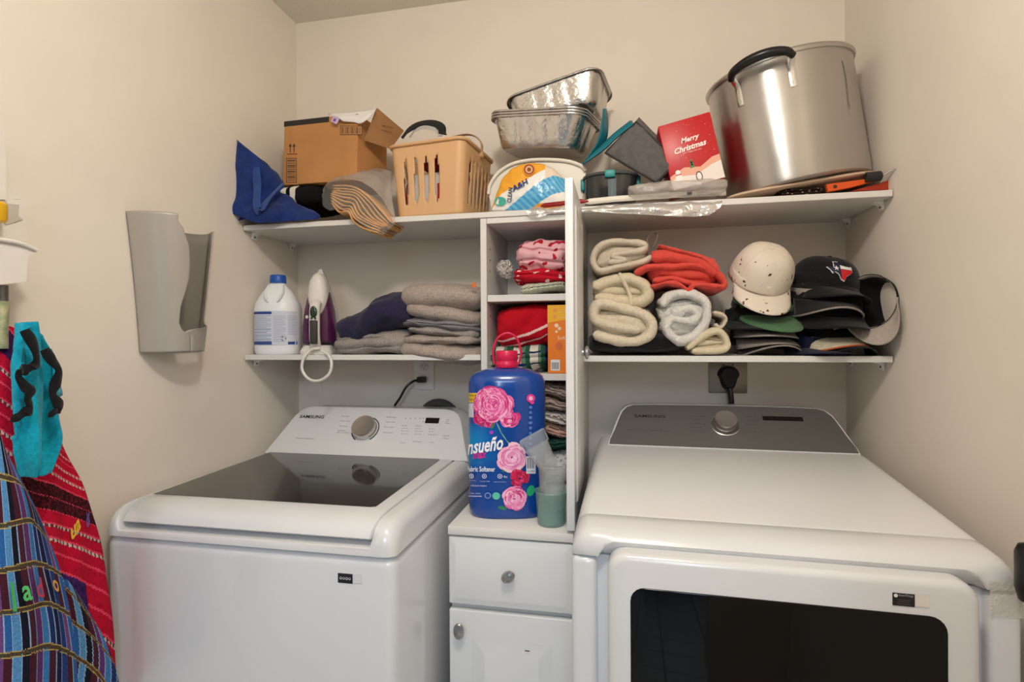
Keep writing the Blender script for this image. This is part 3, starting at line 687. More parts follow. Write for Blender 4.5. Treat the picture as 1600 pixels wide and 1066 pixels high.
o = thing('red_cloth', 'dark red cloth folded at the top of the tan basket', 'cloth', ROOTS[t.name] @ Vector((.02, .03, .15)), (0, 0, math.radians(-7)))
obj('cloth', soft_mb(bw0*1.5, .12, .07, 2, .006, 11), cloth('dark_red_cloth', (150, 26, 30)), o, smooth=70).location = (0, .05, .036)
o = thing('black_shoulder_strap', 'black ribbed strap looping over the top of the tan basket', 'strap', ROOTS[t.name] @ Vector((-.02, .03, .20)))
sp = spline([P(628, 216, Y=-.2), P(638, 204, Y=-.2), P(652, 196, Y=-.2), P(672, 193, Y=-.2), P(688, 198, Y=-.2), P(692, 210, Y=-.2)], 8)
obj('webbing', MB().tube(sp, .017, 8, flat=.12, up=(.1, .5, .85)), mat('black_webbing', (24, 24, 26), .6, bump=.5, bscale=300), o, world=True, smooth=60)
sp = spline([P(640, 215, Y=-.21), P(650, 203, Y=-.21), P(665, 199, Y=-.21), P(682, 203, Y=-.21), P(688, 213, Y=-.21)], 8)
obj('lining', MB().tube(sp, .010, 8, flat=.12, up=(.1, .5, .85)), mat('grey_lining', (176, 172, 168), .6), o, world=True, smooth=60)
# --- white round tray and the pouch in front of it
def Z2(a, b): return (740+a*.2625, 120+b*.2625)
WP = mat('ivory_plastic', (226, 220, 208), .4)
arc = [(88, 700), (100, 640), (150, 570), (230, 520), (330, 498), (450, 494), (560, 503), (640, 530), (668, 560)]
t = thing('round_tray', 'upright white plastic tray with an arched rim, behind the yellow and white pouch', 'tray', P(*Z2(380, 790), Y=-.22))
sp = spline([P(*Z2(*a), Y=-.225) for a in arc], 6)
obj('rim', MB().tube(sp, .0055, 8), WP, t, world=True, smooth=60)
low = P(*Z2(380, 790), Y=-.215)
obj('tray_floor', MB().prism([p+Vector((0, .004, 0)) for p in sp]+[P(*Z2(640, 780), Y=-.221), P(*Z2(110, 790), Y=-.221)], (0, .004, 0)), WP, t, world=True)
def pouch_col(u, v):
    x, y = u*480+105, 790-v*285                        # zoom-2 coordinates
    s = (x-300)/260; 
    blue = ((x-425)*.80-(y-650)*-.60)**2/150**2+((x-425)*.60*-1*-1+(y-650)*.8)**2/52**2 < 1
    if blue: return (70+40*(.5+.5*math.sin((x-y)*.14)), 170+20*math.sin((x-y)*.14), 215)
    if y > 745 and x > 250 and x < 520: return (232, 160, 60)
    if x+(y-500)*1.0 < 205+40 and y > 620: return (232, 232, 230) if y < 700 or x > 185 else (70, 170, 160)
    if y < 640 and x < 420 and (y-505) < (420-x)*.62+30: return (236, 168, 52)
    if y < 600 and x > 420: return (232, 212, 190)
    return (236, 234, 230)
t = thing('detergent_pouch', 'yellow, white and blue plastic laundry pouch standing at the middle of the upper shelf', 'pouch', P(*Z2(340, 790), Y=-.27))
tops = [(105, 800), (190, 620), (235, 540), (330, 512), (450, 515), (560, 540), (600, 600), (560, 700)]
def pouch_pt(u, v):
    x = 105+u*490; yt = [790, 610, 545, 520, 512, 518, 545, 600, 660]; k = u*8; i = min(7, int(k)); yt = yt[i]+(yt[i+1]-yt[i])*(k-i)
    y = 795+(yt-795)*v; b = .03*math.sin(PI*min(1, max(0, u)))**.6*math.sin(PI*(.12+.88*v))**.6
    p = P(*Z2(x, y), Y=-.245-b); return p
mb = MB().grid(pouch_pt, 96, 60, colfn=pouch_col); mb.wob(.0022, 45, 3)
obj('film', mb, PRINTG, t, world=True, smooth=70, solid=.001, so=-1)
pr = MB()
def pfn(cx, cy, ang=0, s_=1):
    ca, sa = math.cos(ang), math.sin(ang)
    def f(x, y):
        X_, Y_ = x*ca-y*sa, x*sa+y*ca; zx, zy = cx+X_*s_, cy-Y_*s_
        u = (zx-105)/490; yt = [790, 610, 545, 520, 512, 518, 545, 600, 660]; k = max(0, min(.999, u))*8; i = min(7, int(k)); y_ = yt[i]+(yt[i+1]-yt[i])*(k-i)
        v = (795-zy)/(795-y_) if y_ < 795 else 0; p = pouch_pt(u, v); return p+(CAM-p).normalized()*.0034
    return f
for r_, c_ in ((37, (232, 150, 46)), (31, (150, 70, 50)), (22, (214, 176, 130)), (12, (140, 62, 44))):
    pr.disc((0, 0), r_, fn=pfn(330, 552), col=c_, n=22)
pr.text('A&H', wd=110, ht=34, fn=pfn(275, 645, .5), col=(40, 46, 110), bold=.03, shear=.2)
pr.text('CLEAN', wd=90, ht=26, fn=pfn(216, 705, 1.45), col=(40, 46, 96), bold=.02)
pr.disc((0, 0), 36, r2=28, fn=pfn(158, 742), col=(72, 176, 160), n=14)
flat('print', pr, PRINT, t, world=True)
# --- foil roasting pans
FOIL = mat('crinkled_foil', (205, 203, 200), .24, 1, bump=.55, bscale=90, bdist=.004)
def pan_mb(Lx, Wy, h, tap=.82, nr=6):
    mb = MB()
    def ring(k, z, flute=0):
        out = []
        N = 120
        for p in rrect_res(Lx/2*k, Wy/2*k, .045*k, N):
            d = Vector((p[0], p[1])); q_ = 1
            if flute:
                s_ = math.cos(PI*2*nr*(p[0]/Lx)) if abs(p[1]) > Wy/2*k*.9 else math.cos(PI*2*3*(p[1]/Wy)); q_ = 1-flute*max(0, s_)
            out.append((p[0]*q_, p[1]*q_, z))
        return out
    rs = [ring(1.055, h-.006), ring(1.065, h-.003), ring(1.055, h), ring(1.0, h-.001), ring(.985, h-.008)]
    for k in range(1, 6): rs.append(ring(.985+(tap-.985)*k/6, (h-.008)*(1-k/6), .022))
    rs += [ring(tap-.02, .006), ring(tap-.06, .0008), ring(tap-.2, 0)]
    return mb.rings(rs, False, True)
def rrect_res(hx, hy, r, N):
    o = rrect(-hx, hx, -hy, hy, r, 8); o = o+[o[0]]; seg = [math.dist(o[i], o[i+1]) for i in range(len(o)-1)]; tot = sum(seg); out = []
    i = 0; acc = 0
    for k in range(N):
        d = tot*k/N
        while acc+seg[i] < d: acc += seg[i]; i += 1
        f = (d-acc)/seg[i] if seg[i] else 0; out.append((o[i][0]+(o[i+1][0]-o[i][0])*f, o[i][1]+(o[i+1][1]-o[i][1])*f))
    return out
base = P(850, 222, Y=-.165); rot = (math.radians(4), math.radians(8), math.radians(-14))
Mpan = xf(base, rot)
for k in range(3):
    q = Mpan @ Vector((0, 0, .0075*k-.035))
    t = thing('foil_pan', ('crinkled foil roasting pan at the bottom of the nested stack', 'foil roasting pan nested second from the bottom, showing only its rim', 'foil roasting pan nested third from the bottom, its rim under the tilted pan')[k], 'pan', q, rot, 'nested foil pans')
    obj('pan', pan_mb(.285, .19, .088), FOIL, t, smooth=50, solid=.0005)
q = P(880, 196, Y=-.135); rot2 = (math.radians(-6), math.radians(-9), math.radians(-10))
t = thing('foil_pan', 'foil roasting pan lying tilted on top of the nested stack', 'pan', q, rot2, 'nested foil pans')
obj('pan', pan_mb(.285, .19, .088), FOIL, t, smooth=50, solid=.0005)
# --- teal folded mat
TEAL = mat('teal_silicone', (18, 108, 124), .4)
t = thing('folding_mat', 'teal folded flexible mat wedged between the foil pans and the grey pouch', 'mat', P(*Z2(650, 520), Y=-.22))
rows = [[P(*Z2(772, 190), Y=-.20), P(*Z2(765, 260), Y=-.205), P(*Z2(735, 390), Y=-.22), P(*Z2(660, 505), Y=-.235)],
        [P(*Z2(790, 190), Y=-.17), P(*Z2(800, 290), Y=-.17), P(*Z2(780, 400), Y=-.18), P(*Z2(690, 500), Y=-.2)]]
obj('leaf', sheet_mb(rows, 5, 4, .0), TEAL, t, world=True, solid=.003)
rows = [[P(*Z2(935, 262), Y=-.245), P(*Z2(840, 335), Y=-.245), P(*Z2(760, 410), Y=-.245), P(*Z2(650, 515), Y=-.245)],
        [P(*Z2(950, 285), Y=-.25), P(*Z2(850, 365), Y=-.25), P(*Z2(770, 440), Y=-.25), P(*Z2(650, 522), Y=-.25)],
        [P(*Z2(945, 262), Y=-.14), P(*Z2(850, 330), Y=-.14), P(*Z2(770, 410), Y=-.14), P(*Z2(660, 510), Y=-.16)]]
obj('leaf', sheet_mb(rows, 5, 4, .0), TEAL, t, world=True, solid=.004)
# --- dark container with teal clips
t = thing('food_container', 'dark smoky round container with teal lid clips on the upper shelf', 'container', P(*Z2(815, 722), Y=-.215))
t.location.z = ZU+.001; ROOTS[t.name] = xf(tuple(t.location))
SMK = mat('smoky_plastic', (44, 46, 46), .12, spec=.6)
cw = px(88, -.25, 908, 280)/2; ch = px(46, -.25)
obj('body', MB().lathe([(.86, 0), (.9, .004), (.955, ch*.6), (.97, ch*.9), (.97, ch)], 48, M=Matrix.Identity(4), sx=cw, sy=.07, e=2.6), SMK, t, smooth=50)
obj('lid', MB().lathe([(1, ch), (1.02, ch+.002), (1.02, ch+.006), (.95, ch+.009), (.6, ch+.009)], 48, sx=cw, sy=.073, e=2.6), mat('smoky_lid', (70, 74, 74), .25), t, smooth=50)
CLIP = mat('teal_clip_plastic', (40, 138, 138), .4)
obj('clip', MB().box(-.014, .014, -.079, -.068, ch-.010, ch+.010, .003, 2), CLIP, t)
for s_ in (-1, 1): obj('clip', MB().box(cw*s_-.006, cw*s_+.006, -.02, .02, ch-.026, ch+.006, .003, 2), CLIP, t)
wn = MB().grid(lambda u, v: (cw*.95*(.02+.30*(u-.5)+.06), -.069-.0025+.006*(abs(u-.5)*.6), .012+v*(ch-.026)), 6, 4)
obj('label_window', wn, mat('grey_blue_window', (92, 106, 116), .1), t)
# --- grey fabric pouch
GF = cloth('dark_grey_mesh', (96, 93, 92), .12, 60, .5, 350)
def pc_(a, b, Y): return P(*Z2(a, b), Y=Y)
t = thing('fabric_pouch', 'dark grey square fabric organiser tipped on a corner beside the red box', 'pouch', pc_(1060, 620, -.2))
f4 = [pc_(968, 268, -.25), pc_(1212, 505, -.265), pc_(1088, 630, -.275), pc_(783, 452, -.255)]
def bil(c, u, v): return (c[0]*(1-u)+c[1]*u)*(1-v)+(c[3]*(1-u)+c[2]*u)*v
cn = (f4[1]-f4[0]).cross(f4[3]-f4[0]).normalized(); cn = cn if cn.y < 0 else -cn
mb = MB().grid(lambda u, v: bil(f4, u, v)+cn*(.010*(math.sin(PI*u)*math.sin(PI*v))**.5), 26, 26); mb.wob(.003, 28, 5)
obj('front_panel', mb, GF, t, world=True, smooth=70, solid=.002)
b4 = [pc_(985, 240, -.16), pc_(1240, 500, -.16), pc_(1110, 622, -.17), pc_(810, 445, -.16)]
mb = MB()
ed = [bil(f4, i/12, 0) for i in range(12)]+[bil(f4, 1, i/12) for i in range(12)]+[bil(f4, 1-i/12, 1) for i in range(12)]+[bil(f4, 0, 1-i/12) for i in range(12)]
eb = [bil(b4, i/12, 0) for i in range(12)]+[bil(b4, 1, i/12) for i in range(12)]+[bil(b4, 1-i/12, 1) for i in range(12)]+[bil(b4, 0, 1-i/12) for i in range(12)]
mid = [(a+b)/2+Vector((0, 0, -.004)) for a, b in zip(ed, eb)]
obj('gusset', MB().rings([ed, mid, eb], False, True).wob(.003, 30, 8), cloth('grey_gusset', (84, 80, 78)), t, world=True, smooth=70)
obj('piping', MB().tube(ed, .0032, 6, True), cloth('dark_piping', (58, 56, 56)), t, world=True, smooth=60)
# --- red gift box
Yx = -.272
a, b, c = P(1051.5, 299, Y=Yx), P(1139, 299, Y=Yx), P(1037, 195.5, Y=Yx+.0)
tr_ = P(1118.5, 171.5, Y=Yx)
ax = (tr_-c); rb = -math.atan2(ax.z, ax.x)
gw_ = ax.length; gh = (c-a).length*1.0
t = thing('gift_box', 'red Merry Christmas gift box leaning beside the stock pot', 'box', a, (0, rb*.98, 0)); 
obj('body', MB().box(0, gw_, 0, .11, 0, gh, .002, 2), mat('red_card', (192, 26, 34), .35), t)
pr = MB(); Mx = frame((0, 0, 0), (1, 0, 0), (0, 0, 1), .0005)
pr.poly([(0.001, 0.001, 0), (gw_-.001, .001, 0), (gw_-.001, gh*.36, 0), (gw_*.85, gh*.35, 0), (gw_*.6, gh*.25, 0), (gw_*.3, gh*.30, 0), (.001, gh*.21, 0)], Mx, (232, 172, 148))
pr.poly([(0.001, 0.001, .0002), (gw_-.001, .001, .0002), (gw_-.001, gh*.27, .0002), (gw_*.8, gh*.24, .0002), (gw_*.5, gh*.15, .0002), (gw_*.25, gh*.18, .0002), (.001, gh*.15, .0002)], Mx, (238, 226, 220))
pr.text('Merry', wd=gw_*.36, M=Mx @ Matrix.Translation((gw_*.53, gh*.685, .0002)) @ Matrix.Rotation(.05, 4, 'Z'), col=(246, 236, 230), shear=.35, bold=.03)
pr.text('Christmas', wd=gw_*.62, M=Mx @ Matrix.Translation((gw_*.50, gh*.575, .0002)) @ Matrix.Rotation(.05, 4, 'Z'), col=(246, 236, 230), shear=.35, bold=.03)
pr.text('and a happy new year', wd=gw_*.36, M=Mx @ Matrix.Translation((gw_*.52, gh*.505, .0002)), col=(240, 214, 206))
for k in range(46):
    x_, y_ = rnd.uniform(.05, .95)*gw_, rnd.uniform(.4, .97)*gh; pr.disc((x_, y_, .0001), rnd.choice((.0005, .0007, .001)), M=Mx, col=(236, 190, 180), n=6)
for k in range(3):                                     # fir tree
    pr.poly([(gw_*(.455-.05+.008*k), gh*(.265+.035*k), .0004), (gw_*(.455+.05-.008*k), gh*(.265+.035*k), .0004), (gw_*.455, gh*(.335+.035*k), .0004)], Mx, (86, 128, 76))
for cx1, r1 in ((.17, .045), (.17, .03)):              # snowman
    pr.disc((gw_*cx1, gh*(.16 if r1 > .04 else .25), .0004), gw_*r1*1.6, M=Mx, col=(246, 240, 238), n=16)
pr.box(gw_*.12, gw_*.22, gh*.207, gh*.222, .0005, .0006, M=Mx, col=(198, 40, 44))
for rx, ry, cc, l_ in ((.062, .075, (40, 34, 36), .0005), (.045, .058, (242, 236, 232), .0006)): pr.disc((gw_*.54, gh*.115, l_), gw_*rx, M=Mx, col=cc, n=18, r2=gh*ry)
flat('printed_front', pr, PRINT, t)
# --- plastic packet in front of the gift box, white spatula with red end, foil film
t = thing('plastic_packet', 'crumpled milky plastic packet lying in front of the gift box', 'packet', pc_(1210, 712, -.285))
mb = soft_mb(px(138, -.27), .07, px(20, -.27), 1, .003, 4, freq=30); mb.wob(.003, 60, 2)
obj('film', mb, mat('milky_wrapping', (206, 198, 190), .14, alpha=.5, bump=1, bscale=45, spec=.9, bdist=.006), t, smooth=70).location = (0, .0, px(10, -.27))
pr = MB(); Mq = frame(pc_(1285, 693, -.308), (1, 0, .05), (0, 0, 1), 0); pr.box(-.006, .006, -.0045, .0045, 0, .0003, M=Mq, col=(44, 42, 42)); pr.text('Cookware', wd=.035, M=Mq @ Matrix.Translation((.034, 0, .0002)), col=(84, 80, 78)); flat('print', pr, PRINT, t, world=True)
t = thing('flat_scraper', 'long white flat strip with a dark red pointed end lying along the shelf edge', 'utensil', pc_(800, 760, -.285))
obj('strip', MB().tube([pc_(660, 748, -.292), pc_(690, 743, -.292), pc_(850, 727, -.292), pc_(1180, 705, -.285), pc_(1500, 690, -.26)], lambda s_: .004+.004*min(1, s_*4), 8, flat=.5, up=(0, 0, 1)), WP, t, world=True, smooth=60)
obj('red_end', MB().tube([pc_(400, 770, -.292), pc_(420, 766, -.294), pc_(640, 742, -.296), pc_(684, 741, -.296)], lambda s_: .0065 if .05 < s_ < .93 else .002, 8, flat=.6, up=(0, 0, 1)), mat('dark_red_plastic', (140, 24, 24), .4), t, world=True, smooth=60)
t = thing('foil_packet', 'flat clear and silver plastic packet hanging over the shelf edge', 'packet', pc_(950, 800, -.298))
rows = [[pc_(330, 785, -.285), pc_(560, 772, -.28), pc_(900, 745, -.27), pc_(1250, 735, -.27), pc_(1480, 725, -.27)],
        [pc_(312, 795, -.301), pc_(560, 788, -.302), pc_(900, 775, -.302), pc_(1250, 760, -.302), pc_(1478, 745, -.302)],
        [pc_(330, 830, -.304), pc_(560, 800, -.305), pc_(900, 808, -.305), pc_(1250, 822, -.305), pc_(1465, 780, -.304)],
        [pc_(380, 838, -.303), pc_(560, 802, -.304), pc_(900, 815, -.305), pc_(1250, 832, -.305), pc_(1400, 826, -.304)]]
obj('film', sheet_mb(rows, 8, 6, .006, 40, 3), mat('silvery_film', (214, 210, 204), .12, metal=.45, alpha=.66, bump=1, bscale=45, spec=.9, bdist=.006), t, world=True, smooth=70)
# --- board under the pot, dark cloth, caulking gun
Yp = -.20
bA, bB = P(1132, 303, Y=-.285), P(1390, 259, Y=-.285)
tilt = -math.atan2(bB.z-bA.z, bB.x-bA.x)
ctr = (bA+bB)/2+Vector((0, .145, 0)); ctr.z = (bA.z+bB.z)/2-.004
hw = (bB-bA).length/2
t = thing('thin_board', 'thin pale tan board lying tilted under the stock pot', 'board', ctr, (0, tilt, 0))
obj('board', MB().lathe([(.97, -.004), (1, -.002), (1, .002), (.97, .0045)], 56, sx=hw, sy=.142, e=5), mat('pale_tan_board', (206, 176, 150), .6, var=.08, vscale=14), t, smooth=40)
for s_, x_ in (('left', 0),):
    g = thing('dark_patterned_cloth', 'dark brown patterned cloth bunched under the tilted board', 'cloth', P(1246, 303, Y=-.215))
    g.location.z = ZU+.001; ROOTS[g.name] = xf(tuple(g.location))
    def dk(u, v):
        n = noise.noise(Vector((u*30, v*30, 1))); return (190, 170, 150) if n > .42 else (44, 30, 26)
    obj('cloth', soft_mb(.11, .12, .026, 2, .004, 6, colfn=dk, nv=40), CLOTHP, g, smooth=70).location = (.0, .01, .0155)
ORG = mat('orange_painted_metal', (226, 88, 26), .35)
t = thing('caulking_gun', 'orange caulking gun with black plunger at the right end of the upper shelf', 'tool', P(1335, 298, Y=-.26))
t.location.z = ZU+.001
ROOTS[t.name] = xf(tuple(t.location))
q = [P(1291.5, 288, Y=-.275), P(1362, 278.5, Y=-.27), P(1363, 284, Y=-.27), P(1329, 293, Y=-.273), P(1294, 299.5, Y=-.275)]
obj('handle', MB().prism(q, (0, .012, 0)), ORG, t, world=True, smooth=30)
o = obj('rivet', MB().lathe([(.0045, 0), (.0035, .001)], 14, M=frame(P(1305, 291.5, Y=-.2755), (1, 0, 0), (0, 0, 1), 0)), DARKH, t, world=True)
obj('grip', MB().tube([P(1352, 277, Y=-.275), P(1362, 276.5, Y=-.275), P(1375, 275, Y=-.272)], .0125, 10), mat('dark_green_black_plastic', (34, 38, 36), .5), t, world=True, smooth=50)
obj('cradle', MB().prism([P(1362, 290, Y=-.262), P(1392, 280.5, Y=-.262), P(1394, 296, Y=-.262), P(1330, 298.5, Y=-.262)], (0, .05, 0)), mat('dark_orange_metal', (172, 50, 22), .45), t, world=True, smooth=30)
obj('end_bracket', MB().prism([P(1391, 270, Y=-.27), P(1400, 269, Y=-.27), P(1400, 283, Y=-.27), P(1392, 284, Y=-.27)], (0, .05, 0)), ORG, t, world=True, smooth=30)
obj('plunger_rod', MB().tube(spline([P(1374, 277, Y=-.272), P(1385, 271, Y=-.28), P(1395, 266, Y=-.292), P(1402, 264.5, Y=-.30), P(1408, 270, Y=-.315), P(1415, 279, Y=-.325)], 5), .0028, 8), STEEL, t, world=True, smooth=60)
# --- stock pot
ALU = mat('worn_aluminium', (196, 192, 188), .30, 1, bump=.08, bscale=60)
nt = ALU.node_tree; b_ = nt.nodes['Principled BSDF']; b_.inputs['Anisotropic'].default_value = .85; b_.inputs['Anisotropic Rotation'].default_value = .25
n_ = nt.nodes.new('ShaderNodeTexNoise'); n_.inputs['Scale'].default_value = 9; n_.inputs['Detail'].default_value = 8; r_ = nt.nodes.new('ShaderNodeMapRange'); r_.inputs[3].default_value = .24; r_.inputs[4].default_value = .44
nt.links.new(n_.outputs[0], r_.inputs[0]); nt.links.new(r_.outputs[0], b_.inputs['Roughness'])
tg = nt.nodes.new('ShaderNodeTangent'); tg.direction_type = 'RADIAL'; tg.axis = 'Z'; nt.links.new(tg.outputs[0], b_.inputs['Tangent'])
pb = (P(1139.5, 299, Y=-.19)+P(1369, 256, Y=-.19))/2
pr_ = (P(1369, 256, Y=-.19)-P(1139.5, 299, Y=-.19)).length/2
pb = ctr+Vector((0, -.012, .010)); pb.x += .020
prot = (math.radians(0), tilt*1.27, 0)
t = thing('stock_pot', 'big worn aluminium stock pot with black handle, tilted on the thin tan board', 'pot', pb, prot)
R0 = pr_*.985; ph = .318
obj('body', MB().lathe([(R0*.94, 0), (R0*.985, .004), (R0, .014), (R0*1.005, ph*.5), (R0*1.012, ph-.006), (R0*1.035, ph-.005), (R0*1.05, ph), (R0*1.05, ph+.004), (R0*1.03, ph+.008), (R0*1.005, ph+.006), (R0*1.0, ph-.01), (R0*.99, .012), (R0*.9, .006)], 80, sy=.86), ALU, t, smooth=45)
Mpt = ROOTS[t.name]
def potp(ang, z, off=0): a = math.radians(ang); return Vector(((R0*1.01+off)*math.cos(a), (R0*1.01*.86+off)*math.sin(a), z))
h = obj('handle', MB().tube(spline([potp(-137, ph-.022, .022), potp(-132, ph-.012, .036), potp(-121, ph-.006, .044), potp(-109, ph-.006, .044), potp(-99, ph-.012, .036), potp(-94, ph-.022, .022)], 6), lambda s_: .0085+.0035*math.sin(PI*s_), 12), mat('black_bakelite', (18, 18, 19), .3), t, smooth=60)
for ang in (-136, -95):
    stp = obj('handle_strap', MB().tube([potp(ang, ph-.020, .022), potp(ang, ph-.030, .012), potp(ang, ph-.040, .003), potp(ang, ph-.060, .0022), potp(ang, ph-.084, .0022), potp(ang, ph-.090, .0012)], .0085, 8, flat=.16, up=(-math.sin(math.radians(ang)), math.cos(math.radians(ang)), 0)), STEEL, t, smooth=60)
    for z in (ph-.053, ph-.078):
        q = potp(ang, z, .003); n2 = Vector((math.cos(math.radians(ang)), math.sin(math.radians(ang)), 0))
        obj('rivet', MB().lathe([(.0045, 0), (.004, .0016), (.002, .0026)], 12, M=frame(q, n2.cross(Vector((0, 0, 1))), (0, 0, 1), 0) @ xf((0, 0, -.0008))), STEEL, stp)
sc = MB()
def sfn(u, v): p = potp(-52+u*.7+.9*math.sin(v*5), ph*.87-v*.125); return p+Vector((p.x, p.y, 0)).normalized()*.0006
sc.grid(sfn, 1, 16); obj('scratch', sc, mat('scratch_tarnish', (110, 100, 84), .6), t)
# ================================================================ lower left shelf
def one(name, label, cat, mb, m, loc=(0, 0, 0), rot=(0, 0, 0), group=None, smooth=70, solid=0):
    o = obj(name, mb, m, smooth=smooth, solid=solid); o.location = loc; o.rotation_euler = rot
    if loc == (0, 0, 0): center(o)
    return lab(o, label, cat, group)
def softpx(name, label, cat, r, Yf, d, layers, m, roll=0, seed=0, group=None, amp=.005, groove=.006, e=3.2, bend=None, colfn=None, pw=4, nv=26, gw=.1, yaw=0, nu=56):
    x0, y0, x1, y1 = r; a, b = P(x0, (y0+y1)/2, Y=Yf+.03), P(x1, (y0+y1)/2, Y=Yf+.03); t_, u_ = P((x0+x1)/2, y0, Y=Yf+.03), P((x0+x1)/2, y1, Y=Yf+.03)
    w_, h_ = abs(b.x-a.x), t_.z-u_.z; c = Vector(((a.x+b.x)/2, Yf+d/2, (t_.z+u_.z)/2))
    mb = soft_mb(w_, d, h_, layers, amp, seed, groove, e, bend=bend, colfn=colfn, pw=pw, nv=nv, nu=nu, gw=gw)
    return one(name, label, cat, mb, m, tuple(c), (0, math.radians(-roll), math.radians(yaw)), group)
ZS = ZL+.0006
HDPE = mat('translucent_white_hdpe', (232, 234, 236), .3, bump=.02, bscale=40)
BLUECAP = mat('blue_cap_plastic', (30, 84, 170), .35)
t = thing('bleach_jug', 'white plastic bleach jug with a blue cap and blue label on the lower left shelf', 'jug', (.074, -.222, ZS), (0, 0, .32))
jh = .232
obj('body', MB().lathe([(.064, 0), (.067, .004), (.0695, .014), (.0705, .06), (.0705, .142), (.069, .150), (.066, .163), (.045, .200), (.026, .222), (.0215, .228), (.0215, jh+.004)], 48, sy=.85, e=2.5), HDPE, t, smooth=50)
for s_ in (-1, 1):
    obj('handle_recess', MB().tube(spline([(.022*s_, -.020, .220), (.026*s_, -.036, .195), (.020*s_, -.053, .172), (.012*s_, -.056, .163)], 6), lambda q: .004+.004*math.sin(PI*q), 8, flat=.5), HDPE, t, smooth=60)
cp = MB(); cp.lathe([(.0245, jh-.004), (.025, jh-.002), (.0245, jh+.019), (.022, jh+.022), (.0001, jh+.022)], 36)
obj('cap', cp, BLUECAP, t, smooth=40)
def jug(x, z, off=.0007): s_ = min(.999, abs(x)/.0705); return (x, -.0600*(1-s_**2.5)**(1/2.5)-off, z)
lb = MB()
def jl(x0, x1, z0, z1, c, off): lb.grid(lambda u, v: jug(x0+(x1-x0)*u, z0+(z1-z0)*v, off), max(2, int((x1-x0)/.006)), 1, colfn=lambda u, v: c)
jl(-.069, .069, .030, .136, (206, 210, 222), .0006)
jl(-.064, -.002, .126, .134, (34, 70, 140), .0010); jl(-.064, -.002, .031, .041, (46, 76, 138), .0010); jl(.044, .066, .031, .040, (36, 70, 140), .0010)
for k in range(16):
    z = .120-k*.0052; c = (80, 116, 168) if k in (8, 10, 12, 14) else (150, 164, 190)
    jl(-.062, -.004-.012*(k % 3 == 1), z, z+.0018, c, .0010); jl(.003, .038-.008*(k % 4 == 2), z-.001, z+.0004, (150, 156, 176), .0010)
    if z > .06: jl(.044, .066, z, z+.0012, (128, 144, 178), .0010)
for a_ in (0, 2.1, 4.2): lb.box(-.0035, .0035, 0, .0004, -.001, .001, M=Matrix.Translation(Vector(jug(.032+.006*math.cos(a_), .050+.006*math.sin(a_), .0014))) @ Matrix.Rotation(-a_-PI/2, 4, 'Y'), col=(40, 44, 60))
flat('label', lb, PRINT, t)
t = thing('cleaner_bottle', 'yellow bottle with a blue cap half hidden behind the bleach jug and the iron', 'bottle', (.140, -.10, ZS))
obj('body', MB().lathe([(.028, 0), (.031, .004), (.031, .165), (.029, .178), (.029, .182)], 30), mat('yellow_label_print', (226, 166, 46), .4, var=.6, vscale=60, rgb2=(60, 90, 130)), t, smooth=50)
obj('cap', MB().lathe([(.030, .182), (.030, .222), (.027, .228), (.0001, .228)], 30), BLUECAP, t, smooth=40)
# --- steam iron standing on its heel
ic = P(499, 556, Y=-.20)
t = thing('steam_iron', 'purple and silver steam iron standing on its heel beside the bleach jug', 'iron', (ic.x, -.20, ZS), (0, 0, .36)); t.scale = (1.06, 1.06, 1.07)
PURP = mat('purple_plastic', (80, 26, 70), .25, coat=.3); LGRY = mat('light_grey_plastic', (206, 202, 200), .35); IVOR = mat('ivory_iron_plastic', (226, 220, 212), .35)
def iw(z): 
    pts = [(0, .044), (.03, .054), (.08, .0535), (.13, .047), (.18, .034), (.22, .020), (.245, .010), (.262, .002)]
    for (a, b), (c, d) in zip(pts, pts[1:]):
        if z <= c: return b+(d-b)*(z-a)/(c-a)
    return .001
def outline(k, z0, z1, y, n=26, dx=0): 
    zs_ = [z0+(z1-z0)*(1-(1-i/n)**1.4) for i in range(n+1)]
    return [(iw(z)*k+dx, y, z) for z in zs_]+[(-iw(z)*k+dx, y, z) for z in zs_[::-1]]
obj('soleplate', MB().rings([outline(1.0, .018, .262, .052), outline(1.0, .018, .262, .046), outline(.985, .018, .261, .044)]), STEEL, t, smooth=40)
obj('skirt', MB().rings([outline(.985, .016, .261, .0435), outline(.97, .016, .258, .030), outline(.90, .018, .245, .022)]), LGRY, t, smooth=40)
obj('body', MB().rings([outline(.93, .03, .235, .0225), outline(.90, .03, .225, .0), outline(.72, .034, .20, -.018), outline(.5, .04, .18, -.024)]), PURP, t, smooth=45)
el = lambda k, y, cz=.176, rx=.027, rz=.062: [(rx*k*math.sin(a), y, cz+rz*k*math.cos(a)-(.006*(1-k))) for a in [2*PI*i/30 for i in range(30)]]
obj('water_cover', MB().rings([el(1.1, .015), el(1.05, -.018), el(.9, -.030), el(.5, -.036)]), IVOR, t, smooth=50)
hd = spline([(0, -.030, .150), (0, -.056, .142), (0, -.066, .12), (0, -.068, .08), (0, -.066, .045), (0, -.05, .022), (0, -.02, .015)], 6)
obj('handle', MB().tube(hd, .0155, 10, flat=.8, up=(1, 0, 0)), IVOR, t, smooth=60)
obj('grip', MB().box(-.0105, .0105, -.086, -.075, .030, .098, .003, 2), mat('charcoal_rubber', (52, 48, 48), .6), t)
obj('display_window', MB().lathe([(.010, 0), (.010, .003), (.008, .0045)], 24, M=xf((0, -.079, .122), (PI/2, 0, 0)), sy=1.7), mat('dark_green_window', (44, 60, 44), .1), t)
for sx in (-.005, .005): obj('button', MB().lathe([(.0032, 0), (.0028, .002)], 12, M=xf((sx, -.0835, .104), (PI/2, 0, 0))), BLK, t)
obj('button', MB().lathe([(.006, 0), (.005, .003)], 16, M=xf((-.030, -.019, .110), (PI/2, 0, -.5))), IVOR, t)
